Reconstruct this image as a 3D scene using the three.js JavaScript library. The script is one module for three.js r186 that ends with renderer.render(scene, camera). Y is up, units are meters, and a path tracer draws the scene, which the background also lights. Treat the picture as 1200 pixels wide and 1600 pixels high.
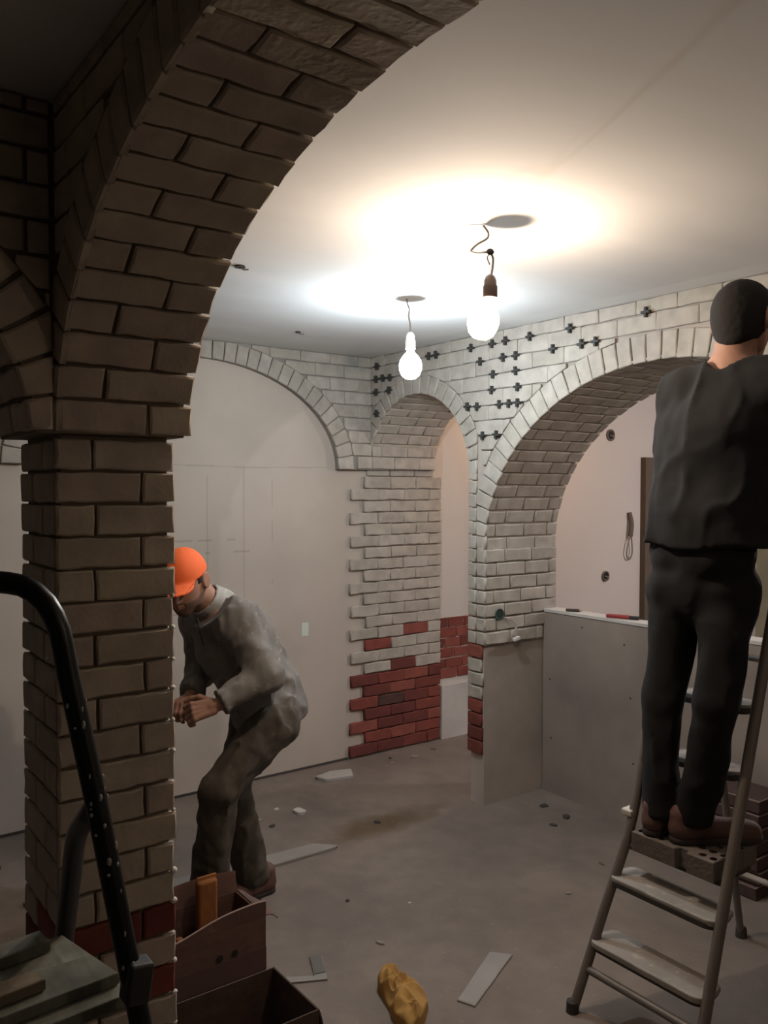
import * as THREE from 'three';
import { mergeGeometries, mergeVertices } from 'three/addons/utils/BufferGeometryUtils.js';
import { RoundedBoxGeometry } from 'three/addons/geometries/RoundedBoxGeometry.js';

// ---------------------------------------------------------------- camera, lights, exposure
const scene = new THREE.Scene();
scene.background = new THREE.Color(0x000000);
const R = d => d * Math.PI / 180;
const camera = new THREE.PerspectiveCamera(2 * Math.atan(800 / 1319) * 180 / Math.PI, 0.75, 0.05, 50);
camera.position.set(0, 1.65, 0);
camera.rotation.set(R(-1.53), R(-36.24), R(0.07), 'YXZ');
scene.add(camera);
const renderer = new THREE.WebGLRenderer({ antialias: true });
renderer.toneMapping = THREE.LinearToneMapping;
renderer.toneMappingExposure = 1.75;
renderer.shadowMap.enabled = true;
const WARM_BULB = { color: 0xffe6cc, power: 1.15 };
const COOL_BULB = { color: 0xe6f4fc, power: 1.25 };
const HALL_BULB = { color: 0xffc68e, power: .38 }, HALL_BULB_2 = { color: 0xfff3f2, power: 3.7 }, THIRD_BULB = { color: 0xffe6cc, power: .2 };

// ---------------------------------------------------------------- helpers
let seed = 20240;
function rnd() { seed = (seed + 0x6D2B79F5) | 0; let t = Math.imul(seed ^ (seed >>> 15), 1 | seed); t = (t + Math.imul(t ^ (t >>> 7), 61 | t)) ^ t; return ((t ^ (t >>> 14)) >>> 0) / 4294967296; }
const rr = (a, b) => a + (b - a) * rnd();
const V = (x, y, z) => new THREE.Vector3(x, y, z);
const used = {};
function numbered(n) { const k = used[n] || 0; used[n] = k + 1; return k ? n + '_' + String(k).padStart(3, '0') : n; }
function tag(o, label, category, group) { o.userData.label = label; o.userData.category = category; if (group) o.userData.group = group; return o; }
function thing(name, label, category, pos = [0, 0, 0], group) { const o = new THREE.Group(); o.name = numbered(name); o.position.set(...pos); scene.add(o); return tag(o, label, category, group); }
function structure(name, label) { const o = new THREE.Group(); o.name = name; o.userData.kind = 'structure'; if (label) o.userData.label = label; scene.add(o); return o; }
function mesh(name, geo, mat, parent) { const m = new THREE.Mesh(geo, mat); m.name = name; m.castShadow = m.receiveShadow = true; parent.add(m); return m; }

// value noise
const PERM = new Uint8Array(512); { const p = [...Array(256).keys()]; for (let i = 255; i > 0; i--) { const j = Math.floor(rnd() * (i + 1)); [p[i], p[j]] = [p[j], p[i]]; } for (let i = 0; i < 512; i++) PERM[i] = p[i & 255]; }
const sm = t => t * t * (3 - 2 * t);
function n2(x, y, per = 256) {
  const X = Math.floor(x), Y = Math.floor(y), fx = sm(x - X), fy = sm(y - Y);
  const h = (a, b) => PERM[PERM[(((a % per) + per) % per) & 255] + ((((b % per) + per) % per) & 255)] / 255;
  return (h(X, Y) * (1 - fx) + h(X + 1, Y) * fx) * (1 - fy) + (h(X, Y + 1) * (1 - fx) + h(X + 1, Y + 1) * fx) * fy;
}
function n3(x, y, z) {
  const X = Math.floor(x), Y = Math.floor(y), Z = Math.floor(z), fx = sm(x - X), fy = sm(y - Y), fz = sm(z - Z);
  const h = (a, b, c) => PERM[PERM[PERM[a & 255] + (b & 255)] + (c & 255)] / 255;
  const L = (a, b, t) => a + (b - a) * t;
  return L(L(L(h(X, Y, Z), h(X + 1, Y, Z), fx), L(h(X, Y + 1, Z), h(X + 1, Y + 1, Z), fx), fy), L(L(h(X, Y, Z + 1), h(X + 1, Y, Z + 1), fx), L(h(X, Y + 1, Z + 1), h(X + 1, Y + 1, Z + 1), fx), fy), fz);
}
function fbm(x, y, oct, per) { let s = 0, a = 0.5, t = 0; for (let i = 0; i < oct; i++) { s += a * n2(x, y, per); t += a; x *= 2; y *= 2; per *= 2; a *= 0.5; } return s / t; }
function dataTex(w, h, fn, srgb, rep) {
  const d = new Uint8Array(w * h * 4);
  for (let j = 0; j < h; j++) for (let i = 0; i < w; i++) { const c = fn(i / w, j / h); const k = (j * w + i) * 4; for (let q = 0; q < 3; q++) d[k + q] = Math.max(0, Math.min(255, c[q])); d[k + 3] = 255; }
  const t = new THREE.DataTexture(d, w, h, THREE.RGBAFormat); t.magFilter = THREE.LinearFilter; t.minFilter = THREE.LinearMipmapLinearFilter; t.generateMipmaps = true;
  t.wrapS = t.wrapT = THREE.RepeatWrapping; if (srgb) t.colorSpace = THREE.SRGBColorSpace; if (rep) t.repeat.set(rep, rep); t.needsUpdate = true; return t;
}
const grey = v => [v, v, v];
const brickBump = dataTex(512, 512, (u, v) => grey(255 * (0.55 * fbm(u * 12, v * 12, 4, 12) + 0.45 * Math.pow(fbm(u * 50, v * 50, 2, 50), 1.5))), false, 2.2);
const brickTone = dataTex(256, 256, (u, v) => grey(205 + 50 * fbm(u * 8, v * 8, 4, 8)), true, 2.2);
const fineBump = dataTex(256, 256, (u, v) => grey(255 * fbm(u * 32, v * 32, 3, 32)), false, 1);
const dustTone = dataTex(512, 512, (u, v) => { const a = fbm(u * 6, v * 6, 5, 6); return grey(190 + 65 * a); }, true, 0.6);
const clothTone = dataTex(512, 512, (u, v) => { const a = fbm(u * 10, v * 10, 5, 10), s = Math.pow(fbm(u * 60 + 3, v * 60, 2, 60), 9); return grey(180 + 50 * a + 130 * s); }, true, 1);

function std(color, o = {}) { return new THREE.MeshStandardMaterial({ color, roughness: 0.9, metalness: 0, ...o }); }
const lin = (r, g, b) => new THREE.Color().setRGB(r, g, b);
const brickMat = (r, g, b, bs = .0015) => std(lin(r, g, b), { bumpMap: brickBump, bumpScale: bs, map: brickTone, roughness: 0.95 });
const GREYB = [brickMat(.53, .49, .43), brickMat(.505, .465, .405), brickMat(.55, .51, .455), brickMat(.515, .47, .42)];
const NEARB = [brickMat(.58, .50, .40), brickMat(.545, .475, .395), brickMat(.60, .52, .41), brickMat(.56, .47, .395)];
const REDB = [brickMat(.27, .068, .05), brickMat(.22, .055, .042), brickMat(.31, .09, .066), brickMat(.18, .046, .038)];
const CHARB = brickMat(.10, .05, .04);
const mortar = std(lin(.40, .38, .35), { bumpMap: fineBump, bumpScale: .002, map: dustTone });
const mortarDark = std(lin(.20, .165, .125), { bumpMap: fineBump, bumpScale: .002 });
const plasterM = std(lin(.55, .49, .44), { map: dustTone, bumpMap: fineBump, bumpScale: .0008 });
const whiteM = std(lin(.72, .70, .67), { map: dustTone });
const pick = a => a[Math.floor(rnd() * a.length)];

// a brick: flat polygon (CCW) with depth, chamfered uneven front edge
function slab(poly, depth, ch = 0.004, rough = 0.0012, step = 0.06) {
  const P = [];
  for (let i = 0; i < poly.length; i++) {
    const a = poly[i], b = poly[(i + 1) % poly.length], l = Math.hypot(b[0] - a[0], b[1] - a[1]); if (l < 1e-5) continue;
    const n = Math.max(1, Math.round(l / step));
    for (let k = 0; k < n; k++) { const t = k / n; P.push([a[0] + (b[0] - a[0]) * t + (rnd() - .5) * 2 * rough, a[1] + (b[1] - a[1]) * t + (rnd() - .5) * 2 * rough]); }
  }
  const N = P.length; const Q = [];
  for (let i = 0; i < N; i++) {
    const a = P[(i + N - 1) % N], b = P[i], c = P[(i + 1) % N];
    let e1 = [b[0] - a[0], b[1] - a[1]], e2 = [c[0] - b[0], c[1] - b[1]]; const l1 = Math.hypot(...e1) || 1, l2 = Math.hypot(...e2) || 1;
    let nx = -e1[1] / l1 - e2[1] / l2, ny = e1[0] / l1 + e2[0] / l2; const l = Math.hypot(nx, ny) || 1; const k = Math.min(1.6, 2 / l) * ch * rr(.75, 1.3);
    Q.push([b[0] + nx / l * k, b[1] + ny / l * k]);
  }
  const pos = [], idx = [], ou = rnd() * 5, ov = rnd() * 5, uv = [];
  const push = (x, y, z) => { pos.push(x, y, z); uv.push(x + ou + z * .5, y + ov + z * .7); return pos.length / 3 - 1; };
  const f0 = Q.map(q => push(q[0], q[1], depth + (rnd() - .5) * rough));
  const c0 = Q.map(q => push(q[0], q[1], pos[f0[0] * 3 + 2])); for (let i = 0; i < N; i++) pos[c0[i] * 3 + 2] = pos[f0[i] * 3 + 2];
  const c1 = P.map(q => push(q[0], q[1], depth - ch)), s0 = P.map(q => push(q[0], q[1], depth - ch)), s1 = P.map(q => push(q[0], q[1], 0));
  for (const t of THREE.ShapeUtils.triangulateShape(Q.map(q => new THREE.Vector2(...q)), [])) idx.push(f0[t[0]], f0[t[1]], f0[t[2]]);
  for (let i = 0; i < N; i++) { const j = (i + 1) % N; idx.push(c0[i], c1[i], c1[j], c0[i], c1[j], c0[j], s0[i], s1[i], s1[j], s0[i], s1[j], s0[j]); }
  const g = new THREE.BufferGeometry(); g.setAttribute('position', new THREE.Float32BufferAttribute(pos, 3)); g.setAttribute('uv', new THREE.Float32BufferAttribute(uv, 2)); g.setIndex(idx); g.computeVertexNormals(); return g;
}
const X = V(1, 0, 0), Y = V(0, 1, 0), Z = V(0, 0, 1);
const frameZ = z => ({ o: V(0, 0, z), u: X.clone(), v: Y.clone(), n: Z.clone() });              // faces +z, u = x
const frameX = x => ({ o: V(x, 0, 0), u: Z.clone(), v: Y.clone(), n: V(-1, 0, 0) });            // faces -x, u = z
const IDM = new THREE.Matrix4();
function place(name, geo, mat, parent, f, back = 0) {
  const m = mesh(name, geo, mat, parent); IDM.makeBasis(f.u, f.v, f.n); m.quaternion.setFromRotationMatrix(IDM); m.position.copy(f.o).addScaledVector(f.n, -back); return m;
}
// brick given by a polygon on the face of frame f; f.o lies on the finished brick face
function brick(poly, f, mat, parent, depth = .016, ch = .004, rough = .0012, step = .06) {
  let cx = 0, cy = 0; for (const p of poly) { cx += p[0]; cy += p[1]; } cx /= poly.length; cy /= poly.length;
  const d = depth * rr(.92, 1.06);
  const g = slab(poly.map(p => [p[0] - cx, p[1] - cy]), d, ch, rough, step);
  const m = place('brick', g, mat, parent, f, depth); m.position.addScaledVector(f.u, cx).addScaledVector(f.v, cy); return m;
}
const rect = (x0, y0, x1, y1) => [[x0, y0], [x1, y0], [x1, y1], [x0, y1]];
// rectangle cut from below by a profile low(x); null when nothing is left
function profileCut(x0, y0, x1, y1, low, min = .018) {
  const n = 18, xs = []; for (let i = 0; i <= n; i++) xs.push(x0 + (x1 - x0) * i / n);
  const ok = xs.map(x => y1 - Math.max(y0, low(x)) > min);
  if (!ok.some(Boolean)) return null;
  let a = ok.indexOf(true), b = ok.lastIndexOf(true); if (b - a < 3) return null;
  const pts = []; for (let i = a; i <= b; i++) { const x = xs[i], y = Math.max(y0, low(x)); if (y1 - y > min * .6) pts.push([x, y]); }
  const keep = pts.filter((p, i) => i === 0 || i === pts.length - 1 || Math.abs((p[1] - pts[i - 1][1]) - (pts[i + 1][1] - p[1])) > 4e-4);
  return [...keep, [pts[pts.length - 1][0], y1], [pts[0][0], y1]];
}
function halfPlane(poly, nx, ny, c) { // keep nx*x+ny*y >= c
  const out = []; for (let i = 0; i < poly.length; i++) { const a = poly[i], b = poly[(i + 1) % poly.length], da = nx * a[0] + ny * a[1] - c, db = nx * b[0] + ny * b[1] - c; if (da >= 0) out.push(a); if (da * db < 0) { const t = da / (da - db); out.push([a[0] + (b[0] - a[0]) * t, a[1] + (b[1] - a[1]) * t]); } }
  return out.length > 2 ? out : null;
}
// an arch: half an ellipse; equal steps along its length from angle t0 to t1 (PI = left end, 0 = right end)
class Arch {
  constructor(c, y0, a, b) { Object.assign(this, { c, y0, a, b }); }
  p(t) { return [this.c + this.a * Math.cos(t), this.y0 + this.b * Math.sin(t)]; }
  n(t) { const x = Math.cos(t) / this.a, y = Math.sin(t) / this.b, l = Math.hypot(x, y); return [x / l, y / l]; }
  steps(t0, t1, size) { const K = 600, L = [0]; let q = this.p(t0); for (let i = 1; i <= K; i++) { const r = this.p(t0 + (t1 - t0) * i / K); L.push(L[i - 1] + Math.hypot(r[0] - q[0], r[1] - q[1])); q = r; } const n = Math.round(L[K] / size), out = []; let j = 0; for (let i = 0; i <= n; i++) { const l = L[K] * i / n; while (j < K && L[j + 1] < l) j++; const f = j < K ? (l - L[j]) / (L[j + 1] - L[j]) : 0; out.push(t0 + (t1 - t0) * (j + f) / K); } return out; }
  outer(w) { return x => { const q = (x - this.c) / (this.a + w); return Math.abs(q) >= 1 ? -9 : this.y0 + (this.b + w) * Math.sqrt(1 - q * q); }; }
  path(shape, t0, t1, n = 48) { for (let i = 0; i <= n; i++) shape.lineTo(...this.p(t0 + (t1 - t0) * i / n)); }
}
function voussoirs(arch, w, t0, t1, size, joint, f, mats, parent, clip, depth, ch, rough, step) {
  const T = arch.steps(t0, t1, size);
  for (let i = 0; i + 1 < T.length; i++) {
    const a = T[i], b = T[i + 1], pa = arch.p(a), pb = arch.p(b), na = arch.n(a), nb = arch.n(b), ww = w - joint * .6;
    const l = Math.hypot(pb[0] - pa[0], pb[1] - pa[1]), s = joint / 2 / l; const L = (p, q, t) => [p[0] + (q[0] - p[0]) * t, p[1] + (q[1] - p[1]) * t];
    const oa = [pa[0] + na[0] * ww, pa[1] + na[1] * ww], ob = [pb[0] + nb[0] * ww, pb[1] + nb[1] * ww];
    let poly = [L(pa, pb, s), L(oa, ob, s), L(oa, ob, 1 - s), L(pa, pb, 1 - s)];
    let area = 0; poly.forEach((p, k) => { const q = poly[(k + 1) % 4]; area += p[0] * q[1] - q[0] * p[1]; }); if (area < 0) poly.reverse();
    if (clip) poly = clip(poly); if (!poly) continue;
    let A2 = 0; poly.forEach((p, k) => { const q = poly[(k + 1) % poly.length]; A2 += p[0] * q[1] - q[0] * p[1]; }); if (A2 < 6e-4) continue;
    brick(poly, f, pick(mats), parent, depth, ch, rough, step);
  }
}
function courses(o) { // o: y0 y1 pitch x0 x1 len joint f mats parent low depth; bricks in running bond
  let row = 0;
  for (let y = o.y0; y < o.y1 - .012; y += o.pitch, row++) {
    const ya = y + o.joint / 2, yb = Math.min(o.y1, y + o.pitch) - o.joint / 2; if (yb - ya < .015) continue;
    let x = o.x0 + (((row + (o.odd || 0)) % 2) ? -o.len / 2 : 0) - (o.shift || 0);
    for (; x < o.x1; x += o.len) {
      const vj = (o.vjoint ?? o.joint) / 2, xa = Math.max(o.x0, x) + vj, xb = Math.min(o.x1, x + o.len) - vj; if (xb - xa < .02) continue;
      const jl = rr(-.003, .003); const poly = o.low ? profileCut(xa, ya + jl * .3, xb, yb, o.low) : rect(xa, ya, xb, yb); if (!poly) continue;
      brick(poly, o.f, pick(o.mats), o.parent, o.depth, o.ch, o.rough, o.step);
    }
  }
}
function soffit(arch, t0, t1, size, x0, x1, cuts, joint, mats, parent, depth, ch, rough, step) {
  const T = arch.steps(t0, t1, size);
  for (let i = 0; i + 1 < T.length; i++) {
    const a = T[i], b = T[i + 1], pa = arch.p(a), pb = arch.p(b), m = [(pa[0] + pb[0]) / 2, (pa[1] + pb[1]) / 2];
    const l = Math.hypot(pb[0] - pa[0], pb[1] - pa[1]); let n = V(0, -(pb[0] - pa[0]) , 0); n = V(0, -arch.n((a + b) / 2)[1], -arch.n((a + b) / 2)[0]);
    const v = n.clone().cross(X).normalize(); const f = { o: V(0, m[1], m[0]), u: X.clone(), v, n: X.clone().cross(v).normalize() };
    const cc = cuts[i % cuts.length]; let xs = x0;
    for (let k = 0; k <= cc.length; k++) { const xe = k < cc.length ? cc[k] + rr(-.006, .006) : x1 + rr(-.004, .004); if (xe - xs > .02) brick(rect(xs + joint / 2, -l / 2 + joint / 2, xe - joint / 2, l / 2 - joint / 2), f, pick(mats), parent, depth, ch, rough, step); xs = xe; }
  }
}
function boxGeo(x0, y0, z0, x1, y1, z1) {
  const g = new THREE.BoxGeometry(x1 - x0, y1 - y0, z1 - z0); g.translate((x0 + x1) / 2, (y0 + y1) / 2, (z0 + z1) / 2);
  const p = g.attributes.position, n = g.attributes.normal, uv = g.attributes.uv;
  for (let i = 0; i < p.count; i++) { const ax = Math.abs(n.getX(i)), ay = Math.abs(n.getY(i)); if (ax > .5) uv.setXY(i, p.getZ(i), p.getY(i)); else if (ay > .5) uv.setXY(i, p.getX(i), p.getZ(i)); else uv.setXY(i, p.getX(i), p.getY(i)); }
  return g;
}
// extrude a (z,y) outline along x from x0 to x1
function extrudeX(shape, x0, x1) { const g = new THREE.ExtrudeGeometry(shape, { depth: x1 - x0, bevelEnabled: false, curveSegments: 40 }); g.applyMatrix4(new THREE.Matrix4().makeBasis(V(0, 0, -1), Y, X).multiply(new THREE.Matrix4().makeScale(-1, 1, 1))); return g; }
// (u,v,w) -> (w + x0, v, u): a mirror, so the winding is turned back
function extrudeZY(shape, x0, x1) { const g = new THREE.ExtrudeGeometry(shape, { depth: x1 - x0, bevelEnabled: false, curveSegments: 40 }).toNonIndexed(); const p = g.attributes.position, uv = g.attributes.uv; for (let i = 0; i < p.count; i += 3) { const a = []; for (let k = 0; k < 3; k++) a.push([p.getX(i + k), p.getY(i + k), p.getZ(i + k), uv.getX(i + k), uv.getY(i + k)]); [a[1], a[2]] = [a[2], a[1]]; for (let k = 0; k < 3; k++) { p.setXYZ(i + k, x0 + a[k][2], a[k][1], a[k][0]); uv.setXY(i + k, a[k][3], a[k][4]); } } g.computeVertexNormals(); return g; }
function tube(pts, r, seg = 40, rad = 8, closed = false) { return new THREE.TubeGeometry(new THREE.CatmullRomCurve3(pts.map(p => V(...p)), closed, 'centripetal'), seg, r, rad, closed); }
function rod(a, b, r, rad = 10) { const A = V(...a), B = V(...b), g = new THREE.CylinderGeometry(r, r, A.distanceTo(B), rad); g.applyQuaternion(new THREE.Quaternion().setFromUnitVectors(Y, B.clone().sub(A).normalize())); g.translate(...A.clone().add(B).multiplyScalar(.5).toArray()); return g; }
const flatUV = g => g;

// ---------------------------------------------------------------- the room shell
const CEIL = 2.45;
const ARCH_BIG = new Arch(-2.15, 1.33, 1.05, .86), ARCH_SMALL = new Arch(-3.785, 1.73, .465, .465);
const ARCH_BLIND = new Arch(1.875, 1.768, .885, .587), ARCH_NEAR = new Arch(-.94, 1.768, .895, .543), ARCH_SIDE = new Arch(-.46, 1.768, .90, .543);

const floorTex = dataTex(1024, 1024, (u, v) => {           // covers x 0..4, z -4.4..-0.4
  const x = u * 4, z = -4.4 + v * 4; const a = fbm(x * 2.2 + 7, z * 2.2 + 90, 5, 256), b = fbm(x * 14, z * 14 + 200, 3, 256);
  let k = .80 + .28 * a + .12 * (b - .5) + (n2(x * 160 + 9, z * 160 + 900) > .93 ? .10 : 0);
  let c = [200 * k, 188 * k, 180 * k];
  const sx = (x - 2.38) / .42, sz = (z + 3.32 + .05 * (x - 2.3)) / .14, w = Math.max(0, Math.min(1, 1.6 * (1 - Math.hypot(sx, sz)) + 1.1 * (fbm(x * 9, z * 9 + 60, 3, 256) - .5)));   // damp stain
  c = [c[0] * (1 - .22 * w), c[1] * (1 - .27 * w), c[2] * (1 - .38 * w)]; return c;
}, true); floorTex.wrapS = floorTex.wrapT = THREE.RepeatWrapping;
const floorG = boxGeo(-3.2, -.2, -4.6, 7.6, 0, 1.8); { const uv = floorG.attributes.uv; for (let i = 0; i < uv.count; i++) uv.setXY(i, uv.getX(i) / 4, (uv.getY(i) + 4.4) / 4); }
{ const g = structure('floor', 'dusty grey floor'); mesh('floor_slab', floorG, std(lin(.395, .375, .36), { map: floorTex, roughness: .72, bumpMap: fineBump, bumpScale: .0006 }), g); }
const ceilTex = dataTex(512, 512, (u, v) => grey(226 + 26 * fbm(u * 3, v * 9, 4, 9)), true, .35);
{ const g = structure('ceiling', 'white painted ceiling'); mesh('ceiling_slab', boxGeo(-3.2, CEIL, -4.6, 7.6, CEIL + .2, 1.8), std(lin(.80, .79, .775), { map: ceilTex, roughness: .8 }), g); }
{ const g = structure('wall_left', 'plain wall of the dark front room'); mesh('plaster', boxGeo(-3.2, 0, -4.26, -3, CEIL, 1.6), plasterM, g); }
{ const g = structure('wall_front', 'plain wall behind the photographer'); mesh('plaster', boxGeo(-3.2, 0, 1.6, 7.6, CEIL, 1.8), plasterM, g); }
{ const g = structure('wall_hall', 'plain end wall of the hall'); mesh('plaster', boxGeo(7.4, 0, -4.26, 7.6, CEIL, 1.6), std(lin(.42, .40, .28), { map: dustTone }), g); }

// back wall: plaster with pencil lines, blind arch of brick, brick end panel
const plasterTex = dataTex(1024, 512, (u, v) => {            // x 0..4, y 0..2.5
  const x = u * 4, y = v * 2.5; let k = .90 + .14 * fbm(x * 2.5 + 4, y * 2.5, 5, 256);
  if (Math.abs(y - 1.775 - .004 * Math.sin(x * 5)) < .004 && x < 2.7) k *= .92;
  for (const [lx, y0, y1] of [[1.93, 0.9, 1.72], [2.15, .3, 1.77], [2.33, 1.1, 1.7]]) if (Math.abs(x - lx) < .004 && y > y0 && y < y1 && n2(y * 12, lx * 9) > .35) k *= .92;
  for (const [ly, x0, x1] of [[1.37, 1.6, 2.1], [1.30, 1.75, 2.25], [.98, 1.6, 2.2]]) if (Math.abs(y - ly) < .004 && x > x0 && x < x1 && n2(x * 14, ly * 31) > .4) k *= .9;
  return [236 * k, 229 * k, 222 * k];
}, true); plasterTex.wrapS = plasterTex.wrapT = THREE.RepeatWrapping;
const wallBack = structure('wall_back', 'plaster wall with a blind brick arch and a brick end panel');
{ const g = boxGeo(-3.2, 0, -4.46, 3.6, CEIL, -4.26), uv = g.attributes.uv; for (let i = 0; i < uv.count; i++) uv.setXY(i, uv.getX(i) / 4, uv.getY(i) / 2.5); mesh('plaster', g, std(lin(.66, .62, .585), { map: plasterTex, bumpMap: fineBump, bumpScale: .0005 }), wallBack); }
mesh('hall_plaster', boxGeo(3.6, 0, -4.46, 7.6, CEIL, -4.26), std(lin(.57, .535, .505), { bumpMap: fineBump, bumpScale: .0005 }), wallBack);
const fBackUp = frameZ(-4.212), fBack = frameZ(-4.238);
const UP = .0767, LO = .0715;
{ // masonry ground of the upper layer with the arch cut out
  const s = new THREE.Shape(); s.moveTo(.76, CEIL); s.lineTo(.76, 1.774); ARCH_BLIND.path(s, Math.PI, 0); s.lineTo(3.5, 1.774); s.lineTo(3.5, CEIL); s.closePath();
  const g = new THREE.ExtrudeGeometry(s, { depth: .034, bevelEnabled: false }); g.translate(0, 0, -4.26); mesh('mortar', g, mortar, wallBack);
  voussoirs(ARCH_BLIND, .108, Math.PI, 0, .068, .005, fBackUp, GREYB, wallBack, p => halfPlane(p, 0, -1, -CEIL + .003), .016, .004);
  courses({ y0: 1.774, y1: CEIL, pitch: UP, x0: ARCH_BLIND.c + .1, x1: 3.0, len: .2, joint: .005, vjoint: .002, f: fBackUp, mats: GREYB, parent: wallBack, low: ARCH_BLIND.outer(.108), depth: .014, shift: .08 });
  courses({ y0: 1.774, y1: CEIL, pitch: UP, x0: .77, x1: ARCH_BLIND.c - .5, len: .2, joint: .005, vjoint: .002, f: fBackUp, mats: GREYB, parent: wallBack, low: ARCH_BLIND.outer(.108), depth: .014 });
  courses({ y0: 1.774, y1: 2.0, pitch: UP, x0: 3.0, x1: 3.5, len: .2, joint: .005, vjoint: .002, f: fBackUp, mats: GREYB, parent: wallBack, low: x => 1.7, depth: .014, shift: .03 });
}
{ // toothed panel beside and inside the narrow opening, grey above and red below
  const rows = 24, xe = 3.572; let y = .008;
  for (let r = 0; r < rows; r++, y += LO) {
    const long = r % 2 === 0, x0 = (long ? 2.86 : 2.962) + (r === 11 || r === 1 ? .01 : 0) + rr(-.006, .006); let xs = x0, k = 0;
    const lens = long ? [.205, .2, .2, .2] : [.2, .2, .2, .2];
    while (xs < xe - .03) {
      let x1 = Math.min(xe, xs + lens[k]); if (xe - x1 < .05) x1 = xe;
      let mats = GREYB; if (r <= 6) mats = REDB; if (r === 7 && k === 1) mats = REDB; if (r === 9 && k === 0) mats = REDB; if (r === 10 && k === 2) mats = REDB; if (r === 11 && k >= 3) mats = REDB;
      if (r >= 9 && mats === REDB) mats = [REDB[0], REDB[2]];
      if (r === 4 && k === 1) mats = [CHARB]; if (r === 0 && k === 0) mats = [REDB[3]];
      let ya = y + .003 + rr(-.002, .002), yb = Math.min(1.742, y + LO - .003 + rr(-.002, .002)); if (r === 23) yb = 1.728;
      brick(rect(xs + .0008, ya, x1 - .0008, yb), fBack, pick(mats), wallBack, .022, .0045, .0028, .04); xs = x1; k++;
    }
  }
  for (let r = 0, yy = .395; r < 6; r++, yy += .068) { let xs = 3.576 - (r % 2 ? .07 : 0); while (xs < 4.1) { const x1 = xs + rr(.11, .16); const xa = Math.max(3.576, xs); if (x1 - xa > .03) brick(rect(xa + .003, yy + .003, x1 - .003, yy + .065), frameZ(-4.252), pick(REDB), wallBack, .008, .003, .003, .04); xs = x1; } }
  mesh('gap_strip', boxGeo(-1.2, .001, -4.26, 2.85, .013, -4.254), std(lin(.06, .05, .045)), wallBack);
  mesh('skirting', boxGeo(3.58, 0, -4.26, 5.6, .355, -4.235), whiteM, wallBack);
}

// right wall with the narrow and the wide arch
const wallRight = structure('wall_right', 'brick clad wall with a narrow and a wide arch');
{
  const s = new THREE.Shape(); s.moveTo(-4.26, CEIL); s.lineTo(-4.26, 1.73);
  new Arch(-3.785, 1.73, .48, .48).path(s, Math.PI, 0); s.lineTo(-3.31, 0); s.lineTo(-3.21, 0); s.lineTo(-3.21, 1.33); new Arch(-2.15, 1.33, 1.06, .876).path(s, Math.PI, 0); s.lineTo(-1.09, 0); s.lineTo(1.6, 0); s.lineTo(1.6, CEIL); s.closePath();
  mesh('plaster', extrudeZY(s, 3.0, 3.5), plasterM, wallRight);
  const f = frameX(2.982); const lowS = ARCH_SMALL.outer(.105), lowB = ARCH_BIG.outer(.118);
  voussoirs(ARCH_BIG, .118, Math.PI, .15, .072, .006, f, GREYB, wallRight, p => halfPlane(p, 1, 0, -3.258), .015, .0035, .0022);
  voussoirs(ARCH_SMALL, .105, Math.PI * .93, 0, .068, .006, f, GREYB, wallRight, p => { const q = halfPlane(p, -1, 0, 3.262); return q && halfPlane(q, 1, 0, -4.222); }, .016, .005);
  courses({ y0: 1.927 - 2 * UP, y1: CEIL, pitch: UP, x0: -4.208, x1: -.9, len: .2, joint: .005, vjoint: .003, f, mats: GREYB, parent: wallRight, low: z => Math.max(lowS(z), lowB(z)), depth: .013, ch: .0032, rough: .0022, shift: .06 });
  for (let r = 0, y = .84 + 7 * LO; r < 20; r++, y -= LO) {           // pier face: two narrow columns
    if (y > .83) brick(rect(-3.256, y + .003, -3.192, y + LO - .003), f, pick(GREYB), wallRight, .016, .006);
    if (y < .25) break;
    const red = y < .49; const w = y > .83 ? -3.264 : rr(-3.222, -3.21); if (y > .83 || y < .83) brick(rect(-3.322, y + .003, w, y + LO - .003), f, red ? pick(REDB) : r === 8 ? REDB[2] : pick(GREYB), wallRight, .016, .005, .002, .05);
  }
  for (let y = .84 + 8 * LO; y < 1.7; y += LO) brick(rect(-3.322, y + .003, -3.264, y + LO - .003), f, pick(GREYB), wallRight, .016, .005);
  // jamb of the wide arch
  const cutsJ = [[3.17, 3.37], [3.07, 3.28, 3.46], [3.13, 3.33], [3.05, 3.25, 3.44]];
  for (let r = 0, y = .84; y < 1.33 - .02; y += LO, r++) { const c = [2.985, ...cutsJ[r % 4], r < 2 ? 3.42 : 3.525]; for (let k = 0; k + 1 < c.length; k++) if (c[k + 1] - c[k] > .03) brick(rect(c[k] + .002, y + .0025, c[k + 1] - .002, y + LO - .0025), frameZ(-3.19), pick(GREYB), wallRight, .02, .006, .0018, .05); }
  soffit(ARCH_BIG, Math.PI, .2, LO, 2.985, 3.525, [[3.15, 3.36], [3.06, 3.27, 3.45], [3.12, 3.33, 3.47], [3.04, 3.24, 3.42]], .005, GREYB, wallRight, .016, .006, .0015, .06);
  soffit(ARCH_SMALL, Math.PI, 0.05, .07, 2.985, 3.52, [[3.16, 3.36], [3.06, 3.26, 3.44]], .005, GREYB, wallRight, .015, .005, .0012, .08);
}

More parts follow.
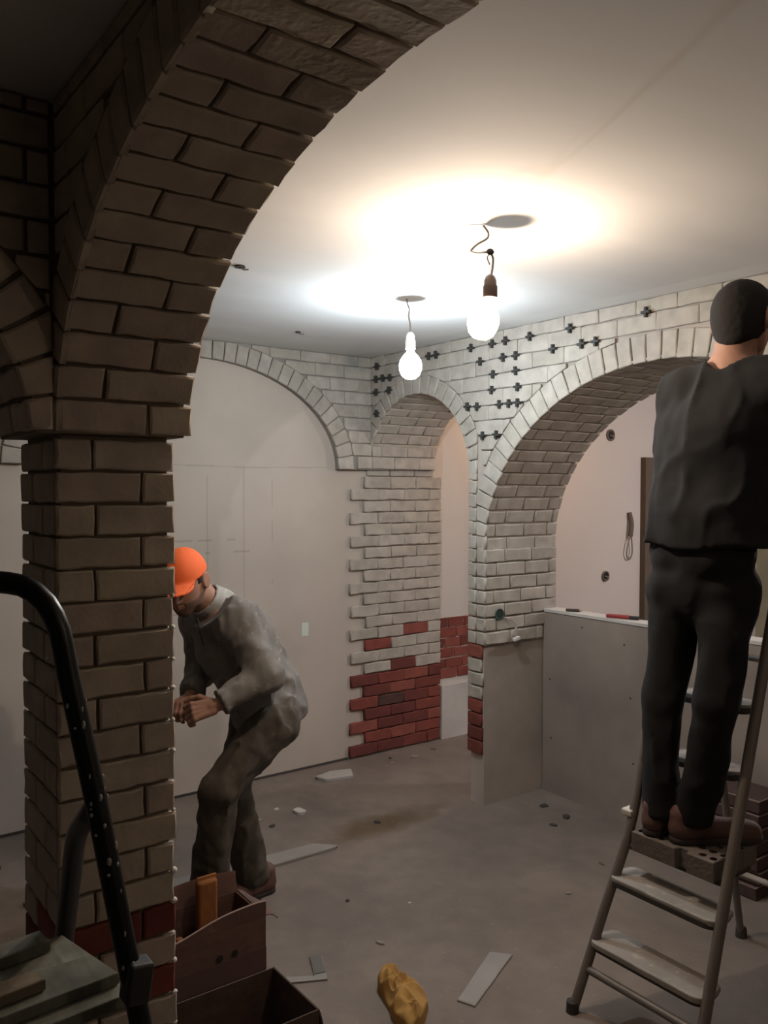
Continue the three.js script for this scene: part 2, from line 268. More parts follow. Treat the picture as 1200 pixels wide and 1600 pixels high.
// near wall: the brick corner pillar, the wide arch over the camera and the side arch
const wallArch = structure('wall_arch', 'near brick wall with the wide arch seen from below');
{
  const s = new THREE.Shape(); s.moveTo(-1.84, CEIL); s.lineTo(-1.84, 1.768); new Arch(-.94, 1.768, .91, .558).path(s, Math.PI, 0); s.lineTo(-.03, 0); s.lineTo(1.6, 0); s.lineTo(1.6, CEIL); s.closePath();
  mesh('mortar', extrudeZY(s, .507, .778), mortarDark, wallArch);
  soffit(ARCH_NEAR, Math.PI, .12, .0713, .492, .797, [[.69], [.592]], .007, NEARB, wallArch, .014, .004, .002, .03);
  const f = frameX(.488);
  voussoirs(ARCH_NEAR, .12, Math.PI, .2, .0713, .009, f, NEARB, wallArch, null, .018, .005, .0015, .06);
  courses({ y0: 1.774, y1: CEIL, pitch: .0713, x0: -1.82, x1: -.3, len: .21, joint: .009, f, mats: NEARB, parent: wallArch, low: ARCH_NEAR.outer(.12), depth: .018 });
}
const wallSide = structure('wall_side', 'dark brick wall with an arch left of the pillar');
{
  const s = new THREE.Shape(); s.moveTo(.778, CEIL); s.lineTo(.778, 1.768); new Arch(-.46, 1.768, .915, .558).path(s, 0, Math.PI); s.lineTo(-1.375, 0); s.lineTo(-3.0, 0); s.lineTo(-3.0, CEIL); s.closePath();
  const g = new THREE.ExtrudeGeometry(s, { depth: .33, bevelEnabled: false, curveSegments: 40 }); g.translate(0, 0, -2.17); mesh('mortar', g, mortarDark, wallSide);
  const f = frameZ(-1.824);
  voussoirs(ARCH_SIDE, .12, 0, 1.2, .0713, .009, f, NEARB, wallSide, p => halfPlane(p, -1, 0, -.486), .016, .005, .0015, .05);
  courses({ y0: 1.774, y1: CEIL, pitch: .0713, x0: -.3, x1: .486, len: .21, joint: .009, f, mats: NEARB, parent: wallSide, low: ARCH_SIDE.outer(.12), depth: .016 });
  // soffit bricks of the side arch (thickness along z)
  const T = ARCH_SIDE.steps(0, 1.3, .0713);
  for (let i = 0; i + 1 < T.length; i++) {
    const a = T[i], b = T[i + 1], pa = ARCH_SIDE.p(a), pb = ARCH_SIDE.p(b), l = Math.hypot(pb[0] - pa[0], pb[1] - pa[1]), nn = ARCH_SIDE.n((a + b) / 2), n = V(-nn[0], -nn[1], 0), u = Z.clone(), v = n.clone().cross(u);
    const fr = { o: V((pa[0] + pb[0]) / 2, (pa[1] + pb[1]) / 2, 0), u, v, n }; const c = i % 2 ? [-2.19, -2.03, -1.828] : [-2.19, -1.98, -1.828];
    for (let k = 0; k < 2; k++) brick(rect(c[k] + .005, -l / 2 + .005, c[k + 1] - .005, l / 2 - .005), fr, pick(NEARB), wallSide, .018, .006, .003, .04);
  }
}
const pillar = structure('pillar', 'brick clad corner pillar, ochre with red bricks near its foot');
{
  mesh('mortar', boxGeo(.511, 0, -2.147, .747, 1.768, -1.866), mortarDark, pillar);
  const fz = frameZ(-1.853), fx = frameX(.498); const P = .0713;
  for (let r = 0, top = 1.76; top > .03; r++, top -= P) {
    const ya = Math.max(.002, top - P + .0035), yb = top - .0035, odd = r % 2, j = .0035;
    const c = odd ? [.498, .69 - (rr(0, .012)), .758] : [.498, .578 + rr(-.004, .004), .758];
    for (let k = 0; k < 2; k++) {
      const red = (r === 15 && k === 1) || (r === 15 && k === 0) || (r === 17 && k === 1) || (r >= 19 && rnd() < .7);
      const m = red ? pick(REDB) : pick(NEARB); const w = rr(-.003, .004);
      brick(rect(c[k] + (k ? j : 0), ya, c[k + 1] - (k ? 0 : j) + (k ? w : 0), yb), fz, m, pillar, .014, .004, .002, .03);
    }
    const d = odd ? [-2.16, -2.05, -1.872] : [-2.16, -1.965, -1.872];
    for (let k = 0; k < 2; k++) brick(rect(d[k] + (k ? j : 0) - rr(0, .004) * (1 - k), ya, d[k + 1] - (k ? 0 : j), yb), fx, (r === 16 || r === 15) && k === (r % 2) ? pick(REDB) : r >= 18 ? pick([...REDB, ...NEARB]) : pick(NEARB), pillar, .014, .004, .002, .03);
  }
}

{ const dm = std(lin(.72, .69, .63)); for (let r = 5; r < 24; r++) { if (rnd() < .2) continue; const g = new THREE.IcosahedronGeometry(rr(.005, .0078), 1), y = 1.76 - r * .0713; g.scale(.8 + rnd() * .5, .7 + rnd() * .5, 1); const m = mesh('mortar_dab', g, dm, pillar); m.position.set(.7545, y + rr(-.003, .003), -1.8575); } }

// hall behind: half-height partition, door
{ const g = structure('wall_partition', 'half height plasterboard partition under the wide arch'); mesh('board', boxGeo(3.43, 0, -3.2, 3.52, .985, -1.1), std(lin(.37, .315, .28), { map: dustTone }), g); mesh('ledge', boxGeo(3.425, .985, -3.19, 3.53, 1.0, -1.1), whiteM, g); for (const [y, z] of [[.93, -2.93], [.88, -2.66], [.62, -3.15], [.62, -2.62], [.3, -2.6], [.3, -3.14], [.93, -2.3], [.62, -2.1]]) { const sc = mesh('screw_head', new THREE.CylinderGeometry(.005, .005, .002, 10), std(0x3c3734), g); sc.rotation.z = Math.PI / 2; sc.position.set(3.4295, y, z); } }
{
  const g = structure('door_1', 'dark brown door and frame at the end of the hall'); const fm = std(lin(.11, .085, .065)), lm = std(lin(.2, .155, .115));
  mesh('frame', mergeGeometries([boxGeo(5.68, 0, -4.26, 5.83, 1.91, -4.21), boxGeo(6.62, 0, -4.26, 6.77, 1.91, -4.21), boxGeo(5.83, 1.80, -4.26, 6.62, 1.91, -4.21)]), fm, g);
  mesh('leaf', boxGeo(5.83, .01, -4.26, 6.62, 1.80, -4.235), lm, g); for (const [a, b] of [[.12, .85], [.95, 1.68]]) mesh('panel', boxGeo(5.94, a, -4.24, 6.51, b, -4.228), lm, g);
}

// ---------------------------------------------------------------- lamps on their flexes
function bulbLamp(o) {
  const t = thing(o.name, o.label, 'lamp', o.pos, 'bare bulbs hanging from the ceiling');
  const prof = [[.0, -.062], [.022, -.058], [.038, -.044], [.047, -.022], [.049, 0], [.044, .02], [.032, .038], [.019, .052], [.0145, .062], [.0145, .07], [0, .07]].map(p => new THREE.Vector2(...p));
  const em = new THREE.MeshStandardMaterial({ color: 0xffffff, roughness: .4, emissive: o.color, emissiveIntensity: o.glow });
  const tilt = g => { if (o.tilt) { g.translate(0, -.1, 0); g.rotateZ(o.tilt[0]); g.rotateX(o.tilt[1]); g.translate(0, .1, 0); } return g; };
  mesh('bulb', tilt(new THREE.LatheGeometry(prof, 28)), em, t);
  const sp = [[0, .064], [.0195, .064], [.022, .07], [.022, .10], [.019, .105], [.0185, .118], [.014, .13], [.006, .137], [0, .137]].map(p => new THREE.Vector2(...p));
  mesh('socket', new THREE.LatheGeometry(sp, 24), std(o.socket || lin(.06, .035, .028), { roughness: .45 }), t);
  mesh('flex', tube(o.flex, .0035, 60, 8), std(lin(.18, .16, .14), { roughness: .6 }), t);
  if (o.joint) { const jm = std(lin(.02, .02, .02)); for (const j of o.joint) { const m = mesh('tape_joint', new THREE.SphereGeometry(.011, 12, 10), jm, t); m.scale.set(1.2, .9, .9); m.position.set(...j); } mesh('loose_wire', tube([[-.004, .165, .002], [-.016, .185, .004], [.012, .205, -.003]].map(p => p), .002, 20, 6), std(lin(.25, .23, .2)), t); }
  const L = new THREE.PointLight(o.color, o.power, 0, 2); L.castShadow = true; L.shadow.radius = .55; L.shadow.mapSize.set(1024, 1024); L.position.set(...(o.lamp || [0, 0, 0])); t.add(L);
  return t;
}
const H1 = CEIL - 2.164, H2 = CEIL - 2.173;
bulbLamp({ name: 'bulb_lamp', label: 'warm bare bulb in a black socket, nearer the ladder, flex taped and kinked', pos: [1.780, 2.164, -1.886], color: WARM_BULB.color, power: WARM_BULB.power, glow: 5, tilt: [-.09, .19], lamp: [-.009, 0, -.019],
  flex: [[.004, .134, 0], [.010, .165, 0], [.010, .190, 0], [-.004, .203, .0], [-.032, .200, -.022], [-.047, .207, -.034], [-.034, .226, -.024], [-.008, .246, -.004], [-.003, .262, -.006], [-.013, H1, -.018]], joint: [[-.003, .204, .003]] });
bulbLamp({ name: 'bulb_lamp', label: 'cool white bare bulb on a short thin flex, nearer the narrow arch', pos: [2.195, 2.173, -2.808], color: COOL_BULB.color, power: COOL_BULB.power, glow: 5, socket: lin(.75, .75, .72),
  flex: [[0, .134, 0], [-.002, .17, 0], [-.008, .205, -.002], [-.004, .235, -.004], [-.012, .255, -.006], [-.012, H2, -.01]] });
{ const t = bulbLamp({ name: 'bulb_lamp', label: 'warm bare bulb in the hall, hidden behind the brick pier', pos: [4.25, 2.16, -3.72], color: HALL_BULB.color, power: HALL_BULB.power, glow: 4, flex: [[0, .134, 0], [.004, .2, 0], [0, H1, 0]] }); bulbLamp({ name: 'bulb_lamp', label: 'warm bare bulb at the front end of the room, out of the photo', pos: [1.75, 2.16, .75], color: THIRD_BULB.color, power: THIRD_BULB.power, glow: 4, flex: [[0, .134, 0], [.004, .2, 0], [0, H1, 0]] }); bulbLamp({ name: 'bulb_lamp', label: 'plain white bare bulb at the door end of the hall, out of the photo', pos: [5.7, 2.16, -1.9], color: HALL_BULB_2.color, power: HALL_BULB_2.power, glow: 4, flex: [[0, .134, 0], [.004, .2, 0], [0, H1, 0]] }); }

// ---------------------------------------------------------------- small fittings
{ const gm = std(lin(.035, .035, .035), { roughness: .6 });
  const w = .0045, l = .02, s = new THREE.Shape([[-w, -l], [w, -l], [w, -w], [l, -w], [l, w], [w, w], [w, l], [-w, l], [-w, w], [-l, w], [-l, -w], [-w, -w]].map(p => new THREE.Vector2(...p)));
  const g = new THREE.ExtrudeGeometry(s, { depth: .03, bevelEnabled: true, bevelThickness: .001, bevelSize: .001, bevelSegments: 1 }); g.rotateY(-Math.PI / 2);
  const yz = [[2.388, -4.131], [2.312, -4.139], [2.312, -4.074], [2.308, -4.002], [2.235, -4.139], [2.235, -4.01], [2.107, -4.136], [2.388, -3.642], [2.388, -3.581], [2.386, -3.295], [2.386, -3.136], [2.388, -3.041], [2.386, -2.876], [2.308, -3.224], [2.308, -3.058], [2.306, -2.97], [2.232, -3.129], [2.232, -2.969], [2.154, -3.138], [2.152, -2.956], [2.085, -3.321], [2.079, -3.247], [2.077, -3.082], [2.076, -3.016], [2.075, -2.956], [1.927, -3.204], [1.927, -3.104], [2.386, -2.624], [2.306, -2.728], [2.306, -2.556], [2.306, -2.476], [2.391, -2.211]];
  const ORD = ['leftmost', 'second', 'third', 'fourth', 'fifth', 'sixth', 'seventh', 'eighth'], NUM = ['', 'one', 'two', 'three', 'four', 'five', 'six', 'seven', 'eight'];
  const rowOf = (y, z) => (z < -3.9 ? 'left of the narrow arch, ' : 'right of the narrow arch, ') + (y > 2.37 ? 'top joint' : y > 2.27 ? 'second joint' : y > 2.2 ? 'third joint' : y > 2.12 ? 'fourth joint' : y > 2.09 ? 'lowest joint' : y > 2 ? 'fifth joint' : 'lowest joint');
  const byRow = {}; for (const q of yz) { const k = q[1] > -3.9 && q[0] < 2.12 && q[0] > 2 ? 'right of the narrow arch, fifth joint' : rowOf(...q); (byRow[k] = byRow[k] || []).push(q); }
  for (const k in byRow) { const L = byRow[k].sort((p, q) => p[1] - q[1]); L.forEach(([y, z], i) => { const m = new THREE.Mesh(g, gm); m.name = numbered('tile_spacer'); m.castShadow = m.receiveShadow = true; m.position.set(2.995, y, z); m.rotation.x = rr(-.12, .12); tag(m, L.length === 1 ? 'lone black cross spacer ' + k : `${ORD[i]} of ${NUM[L.length]} black cross spacers ${k}`, 'spacer', 'black cross spacers in the brick joints'); scene.add(m); }); }
}
{ // socket hole and loose wire on the jamb of the wide arch
  const t = thing('wall_socket_box', 'open round green socket box set in the brick jamb of the wide arch', 'socket', [3.086, .998, -3.19]);
  const rg = new THREE.LatheGeometry([[.024, -.03], [.024, .004], [.031, .005], [.031, -.004]].map(p => new THREE.Vector2(...p)), 28); rg.rotateX(Math.PI / 2); mesh('ring', rg, std(lin(.03, .07, .05), { roughness: .5 }), t);
  const bk = new THREE.CylinderGeometry(.024, .024, .004, 24); bk.rotateX(Math.PI / 2); bk.translate(0, 0, .002); mesh('box_back', bk, std(lin(.012, .03, .024)), t);
  const c = thing('loose_cable', 'thin grey cable with a white connector drooping from the jamb bricks', 'cable', [3.18, .86, -3.19]);
  mesh('cable', tube([[-.06, .12, .005], [-.01, .1, .012], [.02, .07, .015], [-.01, .03, .014], [.012, .006, .012]], .003, 40, 6), std(lin(.45, .44, .42)), c);
  const k = mesh('connector', new RoundedBoxGeometry(.045, .02, .02, 2, .005), std(lin(.75, .75, .72)), c); k.position.set(.02, .0, .013); k.rotation.z = .2;
}
{ // hall wall fittings
  const ring = (name, label, x, y, r) => { const t = thing(name, label, 'socket', [x, y, -4.26]); const g = new THREE.LatheGeometry([[r * .72, 0], [r * .72, .012], [r, .014], [r, 0]].map(p => new THREE.Vector2(...p)), 24); g.rotateX(Math.PI / 2); mesh('rim', g, std(lin(.13, .11, .1)), t); const b = new THREE.CylinderGeometry(r * .72, r * .72, .006, 20); b.rotateX(Math.PI / 2); b.translate(0, 0, .003); mesh('hole', b, std(lin(.02, .018, .016)), t); const w = mesh('wire_end', tube([[0, 0, .004], [r * .3, -r * .2, .02], [r * .7, -r * .05, .022]], .004, 12, 6), std(lin(.3, .28, .26)), t); return t; };
  ring('junction_box', 'round dark junction box with wire end beside the wide arch soffit', 5.296, 2.073, .045);
  ring('junction_box', 'round dark socket hole low on the pink hall wall', 5.249, .98, .04);
  const t = thing('hanging_cable', 'looped dark cable tail hanging on the hall wall beside the door', 'cable', [5.517, 1.3, -4.26]);
  mesh('sleeve', tube([[.01, .17, .012], [.015, .08, .03], [.004, -.02, .03]], .018, 24, 8), std(lin(.12, .1, .09)), t);
  mesh('loop', tube([[.004, -.01, .03], [-.03, -.09, .03], [-.035, -.17, .025], [0, -.2, .025], [.03, -.16, .025], [.02, -.06, .03], [.008, 0, .03]], .006, 40, 6), std(lin(.22, .19, .17)), t);
}
{ const a = thing('utility_knife', 'small red knife lying on the partition ledge beside the door', 'knife', [3.47, 1.0, -2.73]); const b = new RoundedBoxGeometry(.03, .018, .12, 2, .006); b.translate(0, .01, 0); mesh('handle', b, std(lin(.30, .03, .035), { roughness: .5 }), a); const e = new RoundedBoxGeometry(.026, .016, .05, 2, .004); e.translate(0, .009, .082); mesh('blade_end', e, std(lin(.03, .03, .03)), a); a.rotation.y = .35;
  const c = thing('pencil_stub', 'short dark pencil stub lying on the partition ledge near the brick jamb', 'pencil', [3.46, 1.0, -3.02]); const g = new THREE.CylinderGeometry(.008, .008, .07, 6); g.rotateX(Math.PI / 2); g.translate(0, .008, 0); mesh('shaft', g, std(lin(.06, .05, .045)), c); const tp = new THREE.ConeGeometry(.008, .02, 6); tp.rotateX(Math.PI / 2); tp.translate(0, .008, .045); mesh('tip', tp, std(lin(.4, .3, .2)), c); c.rotation.y = .6; }
{ const m = (x, z, l, sx) => { const t = thing('ceiling_wire', l, 'wire', [x, CEIL, z]); const d = new THREE.CylinderGeometry(.018 * sx, .02 * sx, .006, 16); d.translate(0, -.003, 0); mesh('cover', d, std(lin(.05, .045, .04)), t); mesh('wire_end', tube([[0, -.004, 0], [.012, -.012, .004], [.03, -.01, .006]], .003, 10, 6), std(lin(.12, .11, .1)), t); };
  m(1.384, -2.762, 'dark wire stub in the ceiling beside the near brick arch', 1); m(2.193, -3.73, 'tiny wire stub in the ceiling near the blind arch', .7); }
{ const p = thing('paper_note', 'small pale square sticker on the bare plaster back wall', 'sticker', [2.545, .829, -4.26]); const s = new THREE.Shape([[-.022, -.038], [.024, -.04], [.026, .036], [-.02, .04]].map(q => new THREE.Vector2(...q))); mesh('sheet', new THREE.ExtrudeGeometry(s, { depth: .002, bevelEnabled: false }), std(lin(.62, .68, .64)), p); }
/*PART2*/

// ---------------------------------------------------------------- step ladder under the worker
{
  const t = thing('step_ladder', 'grey tube step ladder with pale round-ended treads, worker standing on it', 'ladder', [2.035, 0, -1.55]);
  const steel = std(lin(.19, .165, .145), { roughness: .55, metalness: .3, bumpMap: fineBump, bumpScale: .0006 }), tread = std(lin(.50, .46, .42), { map: clothTone, roughness: .7 }), dark = std(lin(.05, .045, .04));
  const L = (x, y, z) => [x - 2.035, y, z + 1.55], fx = h => 2.035 + .30 * h, zl = h => -1.765 + .14 * Math.min(h, .6) - (h > .6 ? .03 * (h - .6) : 0), zr = h => -1.335 - .002 * h;
  const g1 = h => L(fx(h), h, zl(h)), g2 = h => L(fx(h), h, zr(h));
  mesh('rail', tube([0, .3, .6, .9, 1.2, 1.45].map(g1), .0155, 40, 12), steel, t); mesh('rail', tube([0, .3, .6, .9, 1.2, 1.45].map(g2), .0165, 40, 12), steel, t);
  const bx = h => 2.885 - .26 * h; const b1 = h => L(bx(h), h, -1.70 + .03 * h), b2 = h => L(bx(h), h, -1.30 - .04 * h);
  mesh('rear_rail', tube([0, .5, 1, 1.44].map(b1), .013, 30, 10), steel, t); mesh('rear_rail', tube([0, .5, 1, 1.44].map(b2), .013, 30, 10), steel, t);
  mesh('crossbar', rod(b1(.27), b2(.27), .011), std(lin(.42, .39, .36)), t); mesh('crossbar', rod(g1(.135), g2(.135), .0125), steel, t); mesh('crossbar', rod(b1(1.1), b2(1.1), .011), steel, t);
  const hoop = tube([g1(1.44), L(fx(1.5) + .045, 1.485, -1.64), L(fx(1.5) + .045, 1.485, -1.42), g2(1.44)], .0155, 30, 10); mesh('top_bar', hoop, steel, t);
  for (const p of [g1(0), g2(0), b1(0), b2(0)]) { const f = mesh('foot_cap', new THREE.CylinderGeometry(.019, .021, .035, 14), dark, t); f.position.set(p[0], .0175, p[2]); }
  for (const [h, dx, dp] of [[.225, -.022, .115], [.425, -.022, .115], [.79, .085, .085], [.985, .085, .085]]) {
    const up = h > .6, z0 = zl(h) - (up ? -.02 : .012), z1 = zr(h) - (up ? .075 : .006), r = .04, s = new THREE.Shape(); s.moveTo(0, z0 + r); s.quadraticCurveTo(0, z0, r * 1.3, z0); s.lineTo(dp - .01, z0 + .012); s.lineTo(dp, z0 + .03); s.lineTo(dp, z1 - .03); s.lineTo(dp - .01, z1 - .012); s.lineTo(r * 1.1, z1); s.quadraticCurveTo(0, z1, 0, z1 - r); s.closePath();
    const g = new THREE.ExtrudeGeometry(s, { depth: .012, bevelEnabled: true, bevelThickness: .004, bevelSize: .004, bevelSegments: 2 }); g.rotateX(Math.PI / 2); g.translate(fx(h) + dx - 2.035, h, 1.55);
    // shape (x, z) with z turned by the rotation: local y became z
    const m = mesh('tread', g, tread, t); const un = g.clone(); un.scale(.96, 1, .985); un.translate(.003, -.009, 0); mesh('tread_lip', un, dark, m);
  }
  for (const h of [.62]) { const c = mesh('joint_cap', new RoundedBoxGeometry(.045, .022, .04, 2, .006), std(lin(.6, .57, .53)), t); c.position.set(...g1(h)); c.position.z -= .012; }
  mesh('bracket', boxGeo(fx(.49) - 2.035 + .03, .502, zl(.49) + 1.55, fx(.49) - 2.035 + .2, .513, zr(.49) + 1.51), dark, t);
  // perforated block the worker stands on
  const b = thing('hollow_block', 'grey perforated building block lying across the ladder under the worker', 'block', [2.19, .5135, -1.52]);
  const s = new THREE.Shape(); const zz = .14; s.moveTo(0, -zz); s.lineTo(0, .012); s.lineTo(.022, .02); s.lineTo(.02, .05); s.lineTo(0, .056); s.lineTo(0, zz); s.lineTo(.225, zz); s.lineTo(.225, -zz); s.closePath();
  for (let r = 0; r < 5; r++) for (let i = 0; i < 8; i++) { const h = new THREE.Path(); h.absarc(.024 + r * .044, -.122 + i * .0355 + (r % 2 ? .006 : 0), .0115, 0, Math.PI * 2, true); if (!(r === 0 && i >= 3 && i <= 5)) s.holes.push(h); }
  const g = new THREE.ExtrudeGeometry(s, { depth: .055, bevelEnabled: true, bevelThickness: .003, bevelSize: .002, bevelSegments: 1, curveSegments: 8 }); g.rotateX(Math.PI / 2); g.translate(0, .058, 0);
  const gm = mesh('block_body', g, std(lin(.15, .125, .11), { bumpMap: brickBump, bumpScale: .003 }), b);
}
// stack of packs behind the ladder
for (let i = 0; i < 7; i++) {
  const words = ['lowest', 'second', 'third', 'fourth', 'fifth', 'sixth', 'topmost'];
  const t = thing('tile_pack', `${words[i]} brown pack ${i === 0 || i === 6 ? 'of' : 'from the floor in'} the stack standing behind the step ladder`, 'pack', [3.275 + rr(-.008, .008), i * .0585, -1.93 + rr(-.01, .01)], 'packs stacked behind the ladder');
  const g = new RoundedBoxGeometry(.19, .055, .24, 2, .006); g.translate(0, .0285, 0); mesh('carton', g, std(lin(.11, .065, .06), { map: clothTone }), t);
  const s = new RoundedBoxGeometry(.192, .006, .242, 1, .001); s.translate(0, .052, 0); mesh('edge_strip', s, std(lin(.25, .18, .165)), t); t.rotation.y = rr(-.03, .03);
}

// ---------------------------------------------------------------- black ladder and its boards in the near corner
{
  const black = std(lin(.006, .008, .010), { roughness: .35, metalness: .2, bumpMap: fineBump, bumpScale: .0004 }), spot = std(lin(.35, .34, .32));
  const t = thing('black_step_ladder', 'black tubular step ladder with a bent hoop rail, paint spotted, before the pillar', 'ladder', [.4, 0, -1.3]);
  const W = p => [p[0] - .4, p[1], p[2] + 1.3];
  mesh('hoop_rail', tube([[-.12, .86, -1.70], [-.115, 1.2, -1.66], [-.09, 1.43, -1.63], [-.02, 1.505, -1.57], [.12, 1.515, -1.46], [.279, 1.512, -1.342], [.307, 1.506, -1.320], [.330, 1.485, -1.303], [.346, 1.450, -1.290], [.359, 1.370, -1.278], [.388, 1.190, -1.250], [.416, 1.000, -1.224], [.437, .858, -1.204], [.475, .5, -1.165], [.53, 0, -1.115]].map(W), .0165, 120, 14), black, t);
  mesh('brace_tube', tube([[.391, 1.185, -1.256], [.388, 1.165, -1.274], [0.388, 1.112, -1.341], [0.402, 0.992, -1.432], [0.411, 0.858, -1.508], [.41, .5, -1.63], [.41, 0, -1.74]].map(W), .0165, 60, 14), black, t);
  mesh('brace_tube', tube([[-.115, 1.2, -1.66], [-.11, 1.1, -1.70], [-.1, .9, -1.74], [-.08, 0, -1.85]].map(W), .0165, 40, 12), black, t);
  mesh('rail_clamp', new RoundedBoxGeometry(.037, .06, .037, 2, .006).translate(.0, 0, 0).rotateZ(-.14).translate(.432 - .4, .925, -1.206 + 1.3), std(lin(.03, .03, .032), { roughness: .5 }), t);
  mesh('bearer', rod(W([.40, .845, -1.22]), W([-.12, .845, -1.665]), .012), black, t); mesh('bearer', rod(W([.378, .845, -1.40]), W([-.10, .845, -1.73]), .012), black, t);
  const sp = []; for (let i = 0; i < 26; i++) { const f = rr(.05, .95), a = [[.359, 1.37, -1.278], [.388, 1.19, -1.25], [.416, 1, -1.224], [.437, .858, -1.204]], k = Math.min(2, Math.floor(f * 3)), u = f * 3 - k; const q = [0, 1, 2].map(c => a[k][c] + (a[k + 1][c] - a[k][c]) * u); const an = rr(-.2, 2.2); const g = new THREE.SphereGeometry(rr(.0012, .0034), 6, 5); g.scale(1, rr(.8, 2.4), 1); g.translate(q[0] - .4 + .0163 * Math.sin(an - .8), q[1], q[2] + 1.3 + .0163 * Math.cos(an - .8)); sp.push(g); }
  const pm = mesh('paint_spots', mergeGeometries(sp), spot, t); pm.userData.kind = 'stuff';
  const woodTex = dataTex(256, 512, (u, v) => { const g = fbm(u * 40, v * 3, 4, 64), b = fbm(u * 5, v * 5, 4, 8); const k = .62 + .5 * g * b + .25 * b; return [178 * k, 176 * k, 166 * k]; }, true, 3);
  const wood = std(lin(.52, .54, .505), { map: woodTex, bumpMap: fineBump, bumpScale: .001 });
  const board = (name, label, poly, y, th, mat) => { let cx = 0, cz = 0; poly.forEach(p => { cx += p[0] / poly.length; cz += p[1] / poly.length; }); const o = thing(name, label, 'board', [cx, y, cz]); const s = new THREE.Shape(poly.map(p => new THREE.Vector2(p[0] - cx, -(p[1] - cz)))); const g = new THREE.ExtrudeGeometry(s, { depth: th - .006, bevelEnabled: true, bevelThickness: .003, bevelSize: .003, bevelSegments: 2 }); g.rotateX(-Math.PI / 2); g.translate(0, .003, 0); mesh('plank', g, mat, o); return o; };
  board('wooden_board', 'lower grey board of the black ladder, jutting out in front', [[.432, -1.325], [.437, -1.262], [.02, -1.235], [.02, -1.325]], .857, .02, wood);
  board('wooden_board', 'wide grey-green board on the black ladder, rough grain, slanted right end', [[.392, -1.455], [.43, -1.292], [.02, -1.262], [.02, -1.455]], .877, .02, wood);
  board('wooden_offcut', 'thick grey offcut lying at the back of the wide grey-green board', [[.355, -1.452], [.36, -1.415], [.03, -1.36], [.03, -1.41]], .8975, .02, std(lin(.46, .46, .43), { map: woodTex }));
  board('wooden_stick', 'pale short stick lying on the front of the wide grey-green board', [[.318, -1.34], [.325, -1.308], [.05, -1.274], [.05, -1.32]], .8975, .018, std(lin(.56, .47, .36), { map: woodTex }));
}

// ---------------------------------------------------------------- cardboard boxes
function carton(name, label, x0, x1, z0, z1, h, col, flaps) {
  const t = thing(name, label, 'box', [(x0 + x1) / 2, 0, (z0 + z1) / 2]); const w = (x1 - x0) / 2, d = (z1 - z0) / 2, e = .005; const m = std(col, { map: clothTone, roughness: .85 });
  const wall = (x, z, sx, sz) => { const g = new RoundedBoxGeometry(sx, h - .002, sz, 1, .0015); g.translate(x, h / 2 + .001, z); return g; };
  mesh('side_panel', wall(0, d - e / 2, 2 * w, e), m, t); mesh('side_panel', wall(0, -d + e / 2, 2 * w, e), m, t); mesh('end_panel', wall(w - e / 2, 0, e, 2 * d - 2 * e - .001), m, t); mesh('end_panel', wall(-w + e / 2, 0, e, 2 * d - 2 * e - .001), m, t);
  mesh('bottom', boxGeo(-w + e, .001, -d + e, w - e, .006, d - e), m, t);
  for (const f of flaps || []) { const [ax, az, bx, bz, dx, dy, dz, c] = f; const N = 10, pos = [], idx = [], uv = []; for (let i = 0; i <= N; i++) for (let k = 0; k <= 4; k++) { const u = i / N, q = k / 4, wv = Math.sin(u * 5 + ax * 30) * .010 * q; const x = ax + (bx - ax) * u + dx * q, y = h + dy * q + wv - .03 * q * q * (dy > .03 ? 0 : 1), z = az + (bz - az) * u + dz * q; pos.push(x, y, z); uv.push(u * .3, q * .1); } for (let i = 0; i < N; i++) for (let k = 0; k < 4; k++) { const a = i * 5 + k; idx.push(a, a + 5, a + 1, a + 1, a + 5, a + 6); }
    const top = new THREE.BufferGeometry(); top.setAttribute('position', new THREE.Float32BufferAttribute(pos, 3)); top.setAttribute('uv', new THREE.Float32BufferAttribute(uv, 2)); top.setIndex(idx); top.computeVertexNormals();
    const n = pos.length / 3, p2 = pos.slice(), nor = top.attributes.normal; for (let i = 0; i < n; i++) { p2[i * 3] -= nor.getX(i) * .004; p2[i * 3 + 1] -= nor.getY(i) * .004; p2[i * 3 + 2] -= nor.getZ(i) * .004; }
    const all = pos.concat(p2), id2 = idx.slice(); for (let i = 0; i < idx.length; i += 3) id2.push(idx[i] + n, idx[i + 2] + n, idx[i + 1] + n); const rim = []; for (let i = 0; i <= N; i++) rim.push(i * 5 + 4); for (let i = 0; i < N; i++) id2.push(rim[i], rim[i + 1], rim[i] + n, rim[i + 1], rim[i + 1] + n, rim[i] + n);
    for (const e2 of [0, N]) for (let k = 0; k < 4; k++) { const a = e2 * 5 + k; id2.push(a, a + 1, a + n, a + 1, a + 1 + n, a + n); }
    const g = new THREE.BufferGeometry(); g.setAttribute('position', new THREE.Float32BufferAttribute(all, 3)); g.setAttribute('uv', new THREE.Float32BufferAttribute(uv.concat(uv), 2)); g.setIndex(id2); g.computeVertexNormals(); mesh('flap', g, c ? std(c, { map: clothTone }) : m, t); }
  return t;
}
const CARD = lin(.17, .085, .065);
